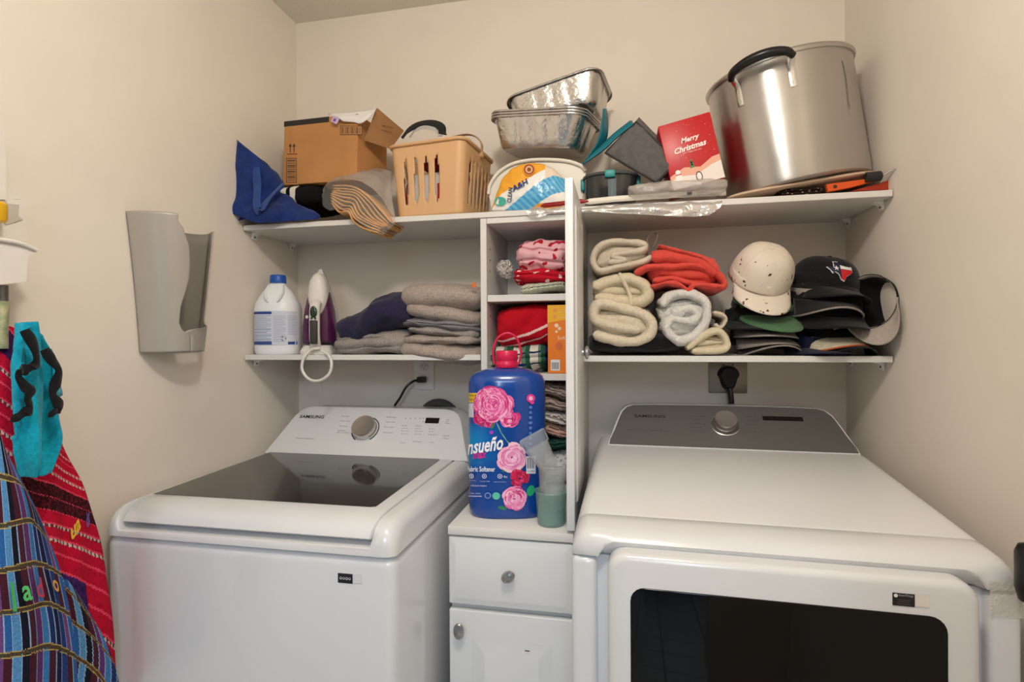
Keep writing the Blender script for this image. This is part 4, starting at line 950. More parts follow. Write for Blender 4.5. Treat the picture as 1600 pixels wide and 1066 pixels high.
obj('heel', MB().rings([[(x*1.0, y, 0) for x, y in rrect(-.046, .046, -.062, .04, .02)], [(x*1.0, y, .010) for x, y in rrect(-.046, .046, -.064, .042, .02)], [(x*.8, y*.8, .026) for x, y in rrect(-.046, .046, -.062, .04, .02)]]), IVOR, t, smooth=50)
lp = [P(504, 549, Y=-.285), P(513, 556, Y=-.296), P(517, 568, Y=-.30), P(513, 583, Y=-.302), P(499, 592, Y=-.303), P(484, 590, Y=-.302), P(474, 577, Y=-.30), P(475, 562, Y=-.297), P(482, 551, Y=-.29), P(490, 546, Y=-.272), P(500, 545, Y=-.265)]
o = obj('cord_loop', MB().tube(spline(lp, 6), .0042, 8), IVOR, t, world=True, smooth=60)
# --- folded clothes
HEA = cloth('heather_grey_fleece', (166, 152, 142), .22, 260, .6, 420)
HEA2 = cloth('heather_grey_knit', (150, 141, 136), .22, 260, .6, 420)
HEA3 = cloth('slate_grey_knit', (126, 124, 128), .2, 240, .6, 420)
NAV = cloth('navy_cotton', (42, 40, 66), .12, 80, .5, 380)
G = 'folded grey clothes on the lower left shelf'
softpx('folded_sweater', 'light grey sweater lying under the navy cloth, next to the iron', 'sweater', (520, 516, 640, 556), -.285, .24, 3, HEA2, 2, 1, G, .006, .009, 2.6)
softpx('folded_cloth', 'navy blue cloth draped over the grey sweater beside the iron', 'cloth', (520, 468, 642, 527), -.292, .22, 1, NAV, 11, 2, None, .010, .004, 2.4, bend=lambda p: Vector((p.x, p.y, p.z+.018*math.sin(p.x*22)-.25*p.x*p.x*4)))
st = [((622, 534, 750, 570), 1, HEA, -5, 'grey sweater at the bottom of the tall folded stack, hanging over the shelf edge', 3, -.302),
      ((630, 522, 748, 541), 1, HEA, -1, 'grey sweater second from the bottom of the tall folded stack', 4, -.294),
      ((634, 510, 744, 528), 1, HEA2, -6, 'thin pale grey sweater in the middle of the tall folded stack', 5, -.290),
      ((620, 495, 748, 518), 2, HEA3, -5, 'slate grey sweater in the middle of the tall folded stack', 6, -.288),
      ((630, 474, 750, 506), 1, HEA, -10, 'grey sweater second from the top of the tall folded stack', 7, -.292),
      ((622, 440, 752, 487), 1, HEA, -3, 'thick grey sweater on top of the tall folded stack with an orange tag', 8, -.296)]
for r, ly, m_, rl, lb_, sd, yf in st:
    o = softpx('folded_sweater', lb_, 'sweater', r, yf, .23, ly, m_, rl, sd, G, .005, .008, 2.3, pw=3)
tag_ = MB().box(-.008, .008, 0, .001, -.010, .010, .0005, 1)
tg_ = obj('tag', tag_, mat('orange_tag', (214, 112, 56), .6), o); tg_.location = (.112, -.112, .034); tg_.scale = (.8, 1, .7)
# ================================================================ inside the tall cabinet
def heart_col(bg, fg, sc, th=.25, seed=0, fg2=None):
    def f(u, v):
        n = noise.noise(Vector((u*sc, v*sc*.55, seed)))
        return fg if n > th else (fg2 if fg2 and n < -th*1.3 else bg)
    return f
z1 = zs1
YT = -.272
softpx('folded_cloth', 'white and green knitted cloth at the bottom of the pile on the cabinet top shelf', 'cloth', (812, 440, 884, 459), YT, .22, 2, CLOTHP, 6, 1, None, .003, .006, 2.6, colfn=lambda u, v: (70, 110, 92) if math.sin(u*300+v*60) > .45 else (226, 222, 200), nv=110, nu=160)
softpx('folded_cloth', 'red cloth with white prints in the middle of the cabinet top shelf pile', 'cloth', (800, 417, 886, 446), YT, .22, 2, CLOTHP, -4, 2, None, .005, .006, 2.6, colfn=heart_col((190, 22, 44), (240, 214, 214), 22, .30, 3), nv=150, nu=220)
softpx('folded_cloth', 'pink cloth with red hearts on top of the cabinet top shelf pile', 'cloth', (808, 372, 888, 428), YT, .20, 3, CLOTHP, -4, 3, None, .009, .010, 2.2, colfn=heart_col((232, 178, 184), (176, 34, 52), 20, .22, 8), nv=150, nu=220)
pm_ = MB().lathe([(.0001, -.026)]+[(.026*math.cos(a), .026*math.sin(a)) for a in [-1.2+.24*i for i in range(11)]]+[(.0001, .026)], 24); pm_.wob(.008, 120, 1)
one('pompom', 'grey and white yarn pompom beside the red cloth on the cabinet top shelf', 'pompom', pm_, cloth('grey_white_yarn', (224, 218, 210), .4, 220, .8, 300, rgb2=(110, 106, 104)), tuple(P(789, 421, Y=-.20)), smooth=0)
z2 = zs2
softpx('plaid_cloth', 'green, white and navy plaid cloth under the red towel on the cabinet middle shelf', 'cloth', (766, 536, 858, 584), YT, .22, 2, CLOTHP, 4, 4, None, .007, .008, 2.3,
       colfn=lambda u, v: (38, 84, 66) if (v*5.2) % 1 < .3 else (30, 40, 90) if v > .8 or (u*9) % 1 < .12 else (214, 208, 196) if (v*5.2) % 1 < .8 else (96, 130, 110), nv=60)
def rt(u, v):
    k = (u*56+v*7) % 56
    return (236, 200, 196) if (34.0 < k < 34.9 or 37.6 < k < 38.4) else (186, 16, 34)
softpx('red_towel', 'bright red towel with two white stripes on the cabinet middle shelf', 'towel', (774, 474, 862, 545), YT-.004, .2, 1, CLOTHP, 6, 5, None, .006, .004, 2.6, colfn=rt, nv=110, nu=260)
a, b = P(856, 580, Y=-.27), P(888, 473, Y=-.27)
t = thing('orange_box', 'orange and yellow printed carton on the cabinet middle shelf beside the red towel', 'box', (a.x, -.27, z2+.0006), (0, 0, -.04))
bx, bz_ = .072, b.z-a.z
obj('carton', MB().box(0, bx, 0, .16, 0, bz_, .0015, 1), mat('orange_card', (236, 128, 34), .4), t)
pr = MB(); Mo = frame((0, 0, 0), (1, 0, 0), (0, 0, 1), .0004)
pr.poly([(0, bz_*.74, 0), (bx, bz_*.80, 0), (bx, bz_, 0), (0, bz_, 0)], Mo, (242, 178, 40))
for cx1, cy1 in ((.022, .92), (.022, .83)): pr.disc((bx*.3, bz_*cy1, .0002), .005, M=Mo, col=(232, 150, 80), n=14); 
for k in range(2): pr.box(bx*.42, bx*.75, bz_*(.90-.09*k), bz_*(.91-.09*k), .0002, .0003, M=Mo, col=(230, 190, 130))
for k in range(3): pr.disc((bx*(.35+.12*(k % 2)), bz_*(.70-.045*k), .0002), .006-.001*k, M=Mo, col=(244, 214, 186), n=10)
pr.text('Soft', wd=.022, M=Mo @ Matrix.Translation((bx*.55, bz_*.52, .0002)), col=(250, 226, 196)); pr.disc((bx*.45, bz_*.40, .0002), .010, M=Mo, col=(214, 110, 60), n=16, r2=.012)
pr.box(bx*.12, bx*.48, bz_*.04, bz_*.20, .0001, .0002, M=Mo, col=(226, 226, 228))
for k in range(9): pr.box(bx*(.16+.032*k), bx*(.16+.032*k+.014+.006*(k % 2)), bz_*.06, bz_*.16, .0002, .0003, M=Mo, col=(70, 76, 92))
flat('print', pr, PRINT, t)
RAGS = [((836, 596, 892, 622), 'beige patterned rag at the top of the pile in the lower cabinet bay', (186, 164, 152), (96, 82, 78)), ((834, 618, 890, 644), 'brown and cream rag second in the pile in the lower cabinet bay', (174, 152, 142), (92, 78, 74)),
        ((838, 640, 892, 664), 'pale rag in the middle of the pile in the lower cabinet bay', (214, 206, 198), (110, 92, 90)), ((832, 660, 890, 684), 'peach striped rag in the pile above the green checked one', (206, 164, 144), (90, 70, 66)),
        ((828, 680, 892, 706), 'dark green checked rag low in the pile behind the measuring cups', (40, 78, 66), (20, 40, 36)), ((826, 704, 892, 760), 'white folded rag behind the measuring cups', (222, 220, 216), (170, 168, 166)), ((826, 756, 892, 800), 'grey folded rag at the bottom behind the measuring cups', (196, 194, 190), (150, 148, 146))]
for i, (r, l_, c1, c2) in enumerate(RAGS):
    def rc(u, v, c1=c1, c2=c2, i=i): return c2 if (math.sin(u*95+noise.noise(Vector((u*6, v*6, i)))*5) > .72) else c1
    softpx('folded_rag', l_, 'rag', r, -.262, .2, 2, CLOTHP, -14 if i < 4 else 4, i, 'folded rags in the lower cabinet bay', .006, .007, 2.2, colfn=rc)
# ================================================================ softener bottle and cups on the drawer cabinet
bl_ = Vector((.874, -.445, .8972)); ba, bb = .0965, .062
t = thing('softener_bottle', 'big blue fabric softener bottle with pink flowers and red cap on the drawer cabinet', 'bottle', bl_, (0, 0, .2))
sh_ = P(778, 590, Y=-.5).z-.8972+.004
BLUEP = mat('deep_blue_plastic', (6, 66, 150), .18, coat=.4)
prof = [(.90, 0), (.96, .004), (.99, .014), (1, .03), (1.0, sh_-.035), (.985, sh_-.016), (.93, sh_-.003), (.80, sh_+.006), (.55, sh_+.014), (.28, sh_+.018), (.22, sh_+.02), (.22, sh_+.03)]
obj('body', MB().lathe(prof, 72, sx=ba, sy=bb, e=2.7), BLUEP, t, smooth=50)
CAPR = mat('crimson_plastic', (214, 26, 76), .3)
obj('cap', MB().lathe([(.0275, sh_+.018), (.0285, sh_+.022), (.0285, sh_+.030), (.027, sh_+.032), (.027, sh_+.036), (.0285, sh_+.038), (.0275, sh_+.056), (.025, sh_+.060), (.0001, sh_+.060)], 40), CAPR, t, smooth=40)
hl = spline([(-.031, 0, sh_+.026), (-.034, .0, sh_+.060), (-.022, .0, sh_+.092), (.003, 0, sh_+.104), (.026, 0, sh_+.090), (.036, 0, sh_+.055), (.031, 0, sh_+.026)], 7)
obj('carry_ring', MB().tube(hl, .0028, 8), CAPR, t, smooth=60)
Mi = ROOTS[t.name].inverted()
def wrap(x, y, off=.0006):
    s_ = max(-.985, min(.985, (x-777.5)/60.5)); yy = -bb*(1-abs(s_)**2.7)**(1/2.7)
    g = Vector((ba*s_, yy, 0)); wv = ROOTS[t.name] @ g; z = P(x, y, Y=wv.y).z-.8972
    n_ = Vector((s_*.7, -1 if abs(s_) < .8 else -.5, 0)).normalized()
    return Vector((ba*s_, yy, z)) + n_*off
pr = MB(); LY = [0]
def blob(cx1, cy1, rx, ry, col, rot=0, n=10, lift=None):
    LY[0] += 1; off = .0006+LY[0]*.000006 if lift is None else lift; ca, sa = math.cos(rot), math.sin(rot)
    pr.poly([wrap(cx1+rx*math.cos(q)*ca-ry*math.sin(q)*sa, cy1+rx*math.cos(q)*sa+ry*math.sin(q)*ca, off) for q in [2*PI*i/n for i in range(n)]], None, col)
def patch(x0_, y0_, x1_, y1_, col, nx=8, ny=2): 
    LY[0] += 1; off = .0006+LY[0]*.000006; pr.grid(lambda u, v: wrap(x0_+(x1_-x0_)*u, y0_+(y1_-y0_)*v, off), nx, ny, colfn=lambda u, v: col(u, v) if callable(col) else col)
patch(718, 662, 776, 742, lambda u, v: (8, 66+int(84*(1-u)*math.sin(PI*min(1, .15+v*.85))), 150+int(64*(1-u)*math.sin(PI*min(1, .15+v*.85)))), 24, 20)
patch(718.2, 614, 734, 629, (226, 186, 40)); patch(718.4, 630, 727, 652, (206, 204, 216))
def wtext(s_, x0_, x1_, y, col, ht=None, sh=0, bold=0.0, slope=0):
    LY[0] += 1; off = .0008+LY[0]*.000006; cx1 = (x0_+x1_)/2; _, _, W__, H__ = text_geo(s_, sh, bold)
    sc_ = (x1_-x0_)/W__; hh = ht or H__*sc_
    pr.text(s_, wd=x1_-x0_, ht=hh, fn=lambda a_, b_: wrap(cx1+a_, y-b_-slope*a_, off), shear=sh, bold=bold, col=col)
wtext('MAX', 720, 732, 618, (60, 50, 40)); wtext('NEW', 719.5, 731, 624.5, (60, 50, 40))
def flower(cx1, cy1, r, cols, n, seed):
    q = random.Random(seed)
    for k in range(n):
        f = 1-k/n; a_ = q.uniform(0, 2*PI); d_ = r*(.25+.72*f)*q.uniform(.7, 1); 
        blob(cx1+math.cos(a_)*d_*.75, cy1+math.sin(a_)*d_*.75, r*.36*(.5+.5*f), r*.24*(.5+.5*f), q.choice(cols), a_+PI/2, 9)
PK = [(232, 110, 170), (222, 84, 148), (240, 146, 192), (206, 56, 126), (248, 178, 210)]; PD = [(214, 50, 120), (196, 36, 104), (230, 90, 150), (176, 26, 90)]; PL = [(244, 176, 210), (236, 148, 192), (250, 202, 224), (226, 120, 172)]; RD = [(208, 32, 84), (182, 22, 68), (226, 70, 116)]
for a_, b_ in (((762, 660), (769, 676)), ((769, 676), (777, 688)), ((777, 688), (785, 698))): 
    d_ = Vector((b_[0]-a_[0], b_[1]-a_[1])); m_ = math.atan2(d_.y, d_.x); blob((a_[0]+b_[0])/2, (a_[1]+b_[1])/2, d_.length/2+1, 1, (112, 168, 150), m_)
blob(756, 663, 3, 8, (54, 120, 84), .3); blob(800, 719, 9, 4, (60, 150, 110), .6); blob(776, 733, 7, 3, (58, 140, 100), -.5)
blob(813, 766, 6, 9, (40, 170, 110), .3); blob(770, 793, 7, 3, (50, 130, 90), .2)
flower(744, 651, 21, PD, 60, 1); flower(782, 654, 18, PD+PK, 60, 2); flower(772, 634, 22, PK, 60, 9); flower(755, 632, 33, PK, 150, 3)
flower(785, 714, 27, PL, 120, 4); flower(796, 746, 17, RD, 60, 5); flower(788, 778, 23, PL+PK, 90, 6)
wtext('nsueño', 718.5, 772, 695, (240, 244, 250), 22, .25, .025, .16); blob(755, 675, 3, 3, (170, 60, 190))
wtext('max', 727, 748, 711, (206, 40, 150), 9, .3, .03, .12); wtext('Fabric Softener', 718.5, 760, 732, (232, 236, 246), 8, 0, .02)
for cx1 in (725, 744, 767): blob(cx1, 743, 3.6, 3.6, (214, 220, 240), 0, 14); blob(cx1, 743, 2.6, 2.6, (8, 66, 150), 0, 14); blob(cx1, 743, 1.2, 1.2, (214, 220, 240), 0, 8)
wtext('LONG LASTING', 719, 731, 750, (190, 200, 232)); wtext('COLOR CARE', 737, 752, 751, (190, 200, 232)); wtext('FABRIC PROTECTION', 758, 776, 752, (190, 200, 232)); wtext('4x', 772, 778, 743.5, (210, 218, 240))
wtext('SPRING FRESH', 724, 747, 758, (200, 208, 236)); wtext('1.23 GAL (4.65L)', 719, 738, 770, (206, 214, 240)); patch(719, 773.5, 740, 774.6, (206, 214, 240))
blob(749, 773, 5, 5, (120, 150, 206), 0, 16); blob(749, 773, 3.4, 3.4, (30, 70, 150), 0, 14); blob(761.5, 773.5, 5.8, 5.8, (96, 196, 170), 0, 16)
blob(813, 622, 6.5, 6.5, (226, 64, 150), 0, 18); blob(813, 622, 3, 3.4, (244, 190, 220), 0, 12); blob(815, 629, 3, 2.2, (226, 64, 150))
for k in range(8): blob(812.5-k*.1, 636+k*8, 2.6, 2.4+(k == 3), (84, 128, 200), k*.5, 6 if k % 2 else 10)
patch(805.5, 712, 819.5, 739, (226, 228, 234))
for k in range(9): patch(807+k*1.25, 714, 807+k*1.25+(.5 if k % 3 else .85), 731, (40, 44, 60), 1, 1)
wtext('0 14800', 807, 818, 735, (60, 64, 80))
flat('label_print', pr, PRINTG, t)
# --- measuring cups
CLR = mat('frosted_clear_plastic', (214, 218, 216), .18, alpha=.24, spec=.7)
CLT = mat('teal_tinted_plastic', (150, 186, 178), .15, alpha=.45, spec=.7)
def cup_mb(r0, r1, h): return MB().lathe([(.0001, .0015), (r0, .0015), (r0+.001, .004), (r1, h-.002), (r1+.0025, h), (r1+.0015, h+.0015), (r1-.001, h-.002), (r0-.0005, .005), (.0001, .003)], 36, cap0=False, cap1=False)
cb_ = P(863, 813, Y=-.525); cr_ = px(24.5, -.525, 863, 790)
t = thing('measuring_cup', 'teal tinted plastic cup at the bottom of the nested measuring cups on the drawer cabinet', 'cup', (cb_.x-.004, -.512, .8972), (0, 0, 0), 'nested measuring cups')
obj('cup', cup_mb(cr_*.86, cr_*1.02, .078), CLT, t, smooth=50)
obj('residue', MB().lathe([(cr_*.8, .006), (cr_*.86, .040), (.0001, .040)], 30, cap1=False), mat('teal_residue', (128, 176, 176), .3, alpha=.5), t)
q = Vector((cb_.x-.004, -.512, .930))
t = thing('measuring_cup', 'clear plastic cup standing inside the teal measuring cup', 'cup', q, (0, .03, 0), 'nested measuring cups')
obj('cup', cup_mb(cr_*.70, cr_*.90, .105), CLR, t, smooth=50)
q = Vector((cb_.x-.010, -.505, 1.030))
t = thing('measuring_cup', 'clear cup with a square rim tipped over on top of the nested cups', 'cup', q, (.25, -.50, .2), 'nested measuring cups')
mb = MB(); ro = lambda k, z, r_: [(x, y, z) for x, y in rrect(-.030*k, .030*k, -.030*k, .030*k, r_)]
mb.rings([ro(.7, 0, .016), ro(.72, .003, .016), ro(1.0, .075, .008), ro(1.12, .077, .006), ro(1.12, .079, .006), ro(.98, .077, .008), ro(.7, .005, .016)], True, True)
obj('cup', mb, CLR, t, smooth=40)
# ================================================================ lower right shelf: towels
def Z6(a, b): return (900+a/3.95, 350+b/3.95)
def rib(name, label, cat, paths, th, m, Y0, Y1, seed=0, amp=.003, freq=28, fill=None):
    t = None
    for i, (p, th_) in enumerate(paths):
        mb = ribbon_mb([Z6(*a) for a in p], th_, Y0-.002*i, Y1, 6, seed+i, amp, freq, ring=18)
        if i == 0:
            o = obj(name, mb, m, smooth=70); c0 = center(o); t = o; lab(o, label, cat)
        else:
            o = obj('fold', mb, m, smooth=70); o.parent = t; o.matrix_parent_inverse = t.matrix_basis.inverted()
            o.data.transform(Matrix.Translation(-t.location)); o.matrix_parent_inverse = Matrix.Identity(4)
    if fill:                                           # the inner layers seen between the folds
        a, b = P(*Z6(fill[0], fill[1]), Y=Y0+.03), P(*Z6(fill[2], fill[3]), Y=Y0+.03)
        mb = soft_mb(b.x-a.x, abs(Y1-Y0)-.02, a.z-b.z, fill[4], .004, seed, .008, 2.6); mb.bm.transform(xf(((a.x+b.x)/2, (Y0+Y1)/2+.004, (a.z+b.z)/2), (0, fill[5], 0)) ); mb.bm.transform(Matrix.Translation(-t.location))
        obj('inner_layers', mb, m, t, smooth=70)
    return t
TCR = cloth('cream_terry', (222, 208, 184), .08, 150, .8, 330, bdist=.004); TWH = cloth('white_terry', (226, 222, 216), .08, 150, .9, 300, bdist=.005)
LIN = cloth('natural_linen', (206, 192, 172), .06, 120, .5, 420); LIN2 = cloth('pale_beige_towel', (212, 198, 170), .06, 120, .6, 360); COR = cloth('coral_cotton', (216, 78, 66), .08, 90, .4, 420); BKC = cloth('black_cloth', (20, 19, 20), .2, 60)
softpx('black_cloth', 'black cloth lying flat under the towels on the lower right shelf', 'cloth', (918, 520, 1076, 552), -.275, .24, 1, BKC, 0, 3, None, .005)
rib('rolled_towel', 'thick cream terry towel folded over itself, at the left of the lower right shelf', 'towel', [([(395, 655), (250, 632), (135, 598), (108, 540), (150, 488), (280, 515), (410, 555), (472, 625), (440, 700), (330, 728), (200, 708), (108, 680)], .0335)], 0, TCR, -.288, -.07, 2, .003, fill=(95, 500, 470, 735, 4, .05))
rib('rolled_towel', 'pale beige towel squashed between the cream linen one and the cream terry towel', 'towel', [([(105, 390), (200, 350), (330, 335), (420, 375), (440, 440), (380, 480), (250, 470), (120, 450)], .035), ([(265, 305), (300, 360), (330, 430), (345, 500)], .018)], 0, LIN2, -.280, -.08, 5, .004, fill=(100, 340, 440, 490, 3, .05))
rib('rolled_towel', 'loosely rolled natural linen towel with a grey tag on top of the towel pile', 'towel', [([(480, 195), (400, 235), (260, 262), (150, 285), (105, 235), (120, 160), (200, 110), (310, 105), (425, 125), (405, 160), (290, 178), (225, 195), (300, 222), (200, 235)], .0215)], 0, LIN, -.276, -.08, 8, .003, fill=(110, 105, 440, 285, 4, -.1))
tg = MB().tube(spline([P(*Z6(448, 150), Y=-.26), P(*Z6(440, 95), Y=-.26), P(*Z6(470, 58), Y=-.26), P(*Z6(500, 60), Y=-.26), P(*Z6(498, 100), Y=-.26), P(*Z6(480, 145), Y=-.26)], 5), .012, 8, flat=.12, up=(0, 1, 0))
one('fabric_tag', 'grey stiff loop of cloth standing up behind the rolled linen towel', 'tag', tg, cloth('grey_hem', (150, 138, 128), .1), smooth=60)
rib('rolled_towel', 'fluffy white terry towel rolled up in the middle of the towel pile', 'towel', [([(530, 500), (590, 440), (710, 428), (800, 480), (806, 590), (745, 680), (640, 722), (566, 650), (600, 585), (700, 600), (756, 560), (700, 520), (610, 548), (670, 560)], .030)], 0, TWH, -.288, -.07, 11, .005, 40, fill=(510, 440, 810, 715, 4, -.1))
rib('folded_shirt', 'coral red cotton shirt crumpled over the white terry towel', 'shirt', [([(365, 305), (450, 262), (600, 262), (740, 250), (870, 300), (925, 372), (850, 392), (720, 368), (590, 335), (480, 350)], .020), ([(470, 205), (560, 185), (690, 205), (800, 240), (880, 300)], .040), ([(465, 385), (560, 362), (640, 372), (700, 412), (735, 372), (900, 385)], .014), ([(510, 130), (640, 165), (780, 205), (870, 280)], .012)], 0, COR, -.282, -.07, 14, .004, fill=(440, 170, 890, 390, 4, .12))
rib('small_cloth', 'small cream cloth hanging beside the white terry towel next to the caps', 'cloth', [([(850, 545), (905, 560), (930, 590), (900, 640), (860, 620)], .013)], 0, LIN, -.276, -.12, 18, .003)
rib('small_cloth', 'small folded cream cloth at the shelf front under the white terry towel', 'cloth', [([(690, 770), (790, 690), (880, 660), (925, 700), (935, 760), (860, 782), (720, 785)], .022)], 0, LIN2, -.288, -.12, 21, .003, fill=(720, 680, 935, 785, 3, 0))
# ================================================================ caps
def cap(name, label, loc, rot, mc, mbm, mu, w_=.084, l_=.098, h_=.112, brim=.072, curve=.030, rim=None, sag=0, button=True, wide=1.05):
    t = thing(name, label, 'cap', loc, rot, 'caps on the lower right shelf')
    def crown(u, v):
        a = 2*PI*u; k = math.cos(v*PI/2)**.62 if v < 1 else 0; s_ = 1-.022*abs(math.cos(3*a+PI/2))**30*(1-v**6)
        z = h_*math.sin(v*PI/2)**.95; f = 1+.10*(1-v)*0
        p = Vector((w_*k*s_*math.cos(a), l_*k*s_*math.sin(a), z)); p += Vector((1, 1, .3))*noise.noise(p*18+Vector((loc[0]*50, 0, 0)))*sag
        return p
    c = MB().grid(crown, 48, 16, cu=True); bmesh.ops.remove_doubles(c.bm, verts=c.bm.verts, dist=.0004)
    obj('crown', c, mc, t, smooth=60, solid=.002, so=-1)
    obj('sweatband', MB().grid(lambda u, v: (w_*.965*math.cos(2*PI*u), l_*.965*math.sin(2*PI*u), .001+.030*v), 40, 2, cu=True), mu if mu is not mbm or True else mc, t, smooth=60, solid=.0015)
    sm = MB()
    for k in range(6):
        if sag or k % 3 == 1 or True:
            a_ = PI/6+k*PI/3; pts_ = [crown((a_/(2*PI)) % 1, i/14*.985) for i in range(15)]
            sm.tube([p+Vector((math.cos(a_)*.9, math.sin(a_)*.9, .4))*(-.0004) for p in pts_], .0013, 5)
    obj('seams', sm, mc, t, smooth=60, kind='stuff')
    if button: obj('button', MB().lathe([(.007, -.002), (.0065, .002), (.003, .004), (.0001, .0042)], 14, M=xf((0, 0, h_))), mc, t)
    A0 = math.radians(66)*wide
    def bf(u, v, dz=0):
        a = -PI/2+(2*u-1)*A0; x, y = w_*math.cos(a), l_*math.sin(a); q = math.cos((2*u-1)*PI/2)**.6 if 0 < u < 1 else 0
        y2 = y-brim*v*(.25+.75*q); x2 = x*(1+.02*v); return (x2, y2, .003-curve*(x2/w_)**2*v-.010*v+dz)
    obj('brim', MB().grid(bf, 30, 8), mbm, t, smooth=60, solid=.0026, so=-1)
    obj('brim_underside', MB().grid(lambda u, v: bf(u, .02+.97*v, -.0022), 30, 8), mu, t, smooth=60)
    if rim: obj('brim_edge', MB().tube([bf(i/30, 1, -.0005) for i in range(31)], .0024, 6), rim, t, smooth=60)
    return t
CBK = cloth('black_cap_twill', (22, 21, 24), .15, 90, .4, 500); CGY = cloth('grey_cap_twill', (150, 142, 136), .1, 90, .4, 500); CGR = cloth('green_cap_twill', (78, 116, 80), .12, 90, .4, 500); CNV = cloth('navy_cap_twill', (24, 28, 56), .15, 90); CCR = cloth('cream_cap_twill', (206, 196, 172), .08, 90)
WHC = mat('stained_white_cotton', (226, 214, 198), .95, bump=.4, bscale=420, spec=.2)
nt = WHC.node_tree; n_ = nt.nodes.new('ShaderNodeTexNoise'); n_.inputs['Scale'].default_value = 62; n_.inputs['Detail'].default_value = 2; r_ = nt.nodes.new('ShaderNodeValToRGB'); r_.color_ramp.elements[0].position = .67; r_.color_ramp.elements[1].position = .69
r_.color_ramp.elements[0].color = (*lin((226, 214, 198)), 1); r_.color_ramp.elements[1].color = (*lin((84, 62, 46)), 1); tcn = nt.nodes.new('ShaderNodeTexCoord'); nt.links.new(tcn.outputs['Object'], n_.inputs['Vector']); nt.links.new(n_.outputs[0], r_.inputs[0]); nt.links.new(r_.outputs[0], nt.nodes['Principled BSDF'].inputs['Base Color'])
D = math.radians
def cpos(x, y, Y): return tuple(P(x, y, Y=Y))
# stack under the white cap
cap('baseball_cap', 'black cap with a grey edged brim at the bottom of the left cap stack', cpos(1190, 538, -.12), (D(-2), 0, D(4)), CBK, CBK, CBK, h_=.06, curve=.030, rim=CGY)
cap('baseball_cap', 'grey brimmed black cap second from the bottom below the white cap', cpos(1190, 530, -.125), (D(1), 0, D(2)), CBK, CGY, CGY, h_=.08, curve=.020)
cap('baseball_cap', 'grey cap with a pale brim third from the bottom below the white cap', cpos(1188, 516, -.13), (D(3), D(2), D(0)), CBK, CGY, CGY, h_=.09, curve=.012, rim=CGY)
cap('baseball_cap', 'black cap with a wide flat brim just under the green brimmed cap', cpos(1180, 502, -.13), (D(6), D(2), D(-6)), CBK, CBK, CBK, h_=.05, curve=.010)
cap('baseball_cap', 'green brimmed cap directly beneath the stained white cap', cpos(1192, 482, -.135), (D(18), D(4), D(4)), CBK, CGR, CGR, h_=.05, curve=.010, brim=.10)
wc_ = cap('baseball_cap', 'stained white cotton cap on top of the left cap stack', cpos(1186, 436, -.20), (D(42), D(5), D(8)), WHC, WHC, WHC, w_=.080, l_=.080, h_=.098, brim=.066, curve=.014, sag=.004)
# right stack
cap('baseball_cap', 'navy cap lying flat at the bottom front of the right cap stack', cpos(1262, 545, -.15), (0, 0, D(6)), CNV, CNV, CNV, h_=.045, curve=.006)
cap('baseball_cap', 'black cap with a strongly curved black brim low in the right cap stack', cpos(1290, 534, -.155), (D(2), 0, D(10)), CBK, CBK, CBK, h_=.06, curve=.040)
cap('baseball_cap', 'cap with a cream brim striped in orange in the right stack', cpos(1278, 518, -.145), (D(10), D(-5), D(8)), CBK, CCR, CCR, h_=.08, curve=.034, rim=cloth('orange_cap_trim', (190, 92, 50), .1))
q = cap('baseball_cap', 'black cap with small grey lettering on its front in the right stack', cpos(1288, 486, -.175), (D(14), D(2), D(4)), CBK, CBK, CBK, h_=.09, curve=.028)
pr = MB(); M = ROOTS[q.name]
def capfn(h_, l_, w_, x0=0, v0=.35, off=.0035):
    def f(x, y):
        v = v0+y/(h_*1.45); v = max(.01, min(.95, v)); k = math.cos(v*PI/2)**.62; a = -PI/2+(x+x0)/(l_*k)
        return Vector((w_*k*math.cos(a), l_*k*math.sin(a), h_*math.sin(v*PI/2)**.95)) + Vector((math.cos(a)*.9, math.sin(a)*.9, .45))*off
    return f
pr.text('U.S.A. MADE', wd=.052, fn=capfn(.09, .098, .084, 0, .22), col=(112, 112, 118), bold=.01); flat('lettering', pr, PRINT, q)
cap('baseball_cap', 'dark cap with a grey brim lining just below the Texas flag cap', cpos(1282, 468, -.165), (D(8), D(3), D(0)), CBK, CBK, CGY, h_=.07, curve=.040, rim=CGY)
q = cap('baseball_cap', 'black cap embroidered with a Texas flag map on top of the right stack', cpos(1284, 449, -.16), (D(10), D(9), D(14)), CBK, CBK, CBK, w_=.082, h_=.082, curve=.030)
pr = MB(); cf = capfn(.082, .098, .082, -.010, .50)
TX = [(-.034, -.004), (-.018, -.003), (-.016, .014), (-.004, .016), (-.003, .006), (.010, .003), (.024, .004), (.026, -.008), (.022, -.013), (.010, -.020), (.006, -.030), (-.002, -.027), (-.008, -.017), (-.016, -.013), (-.020, -.017), (-.026, -.010)]
def inside(p, poly):
    r = False
    for (x1, y1), (x2, y2) in zip(poly, poly[1:]+poly[:1]):
        if (y1 > p[1]) != (y2 > p[1]) and p[0] < (x2-x1)*(p[1]-y1)/(y2-y1)+x1: r = not r
    return r
def emb(pts, col, off):                                # stitched patch laid on the crown in small cells
    f = capfn(.082, .098, .082, -.014, .46, off); c = .0011
    for i in range(-34, 30):
        for j in range(-34, 20):
            if inside(((i+.5)*c, (j+.5)*c), pts): pr.poly([f(x*1.25, y*1.25) for x, y in ((i*c, j*c), (i*c+c, j*c), (i*c+c, j*c+c), (i*c, j*c+c))], None, col)
emb(TX, (226, 226, 230), .0016); emb([(x*.90-.0002, y*.90-.0004) for x, y in TX], (22, 26, 58), .0022)
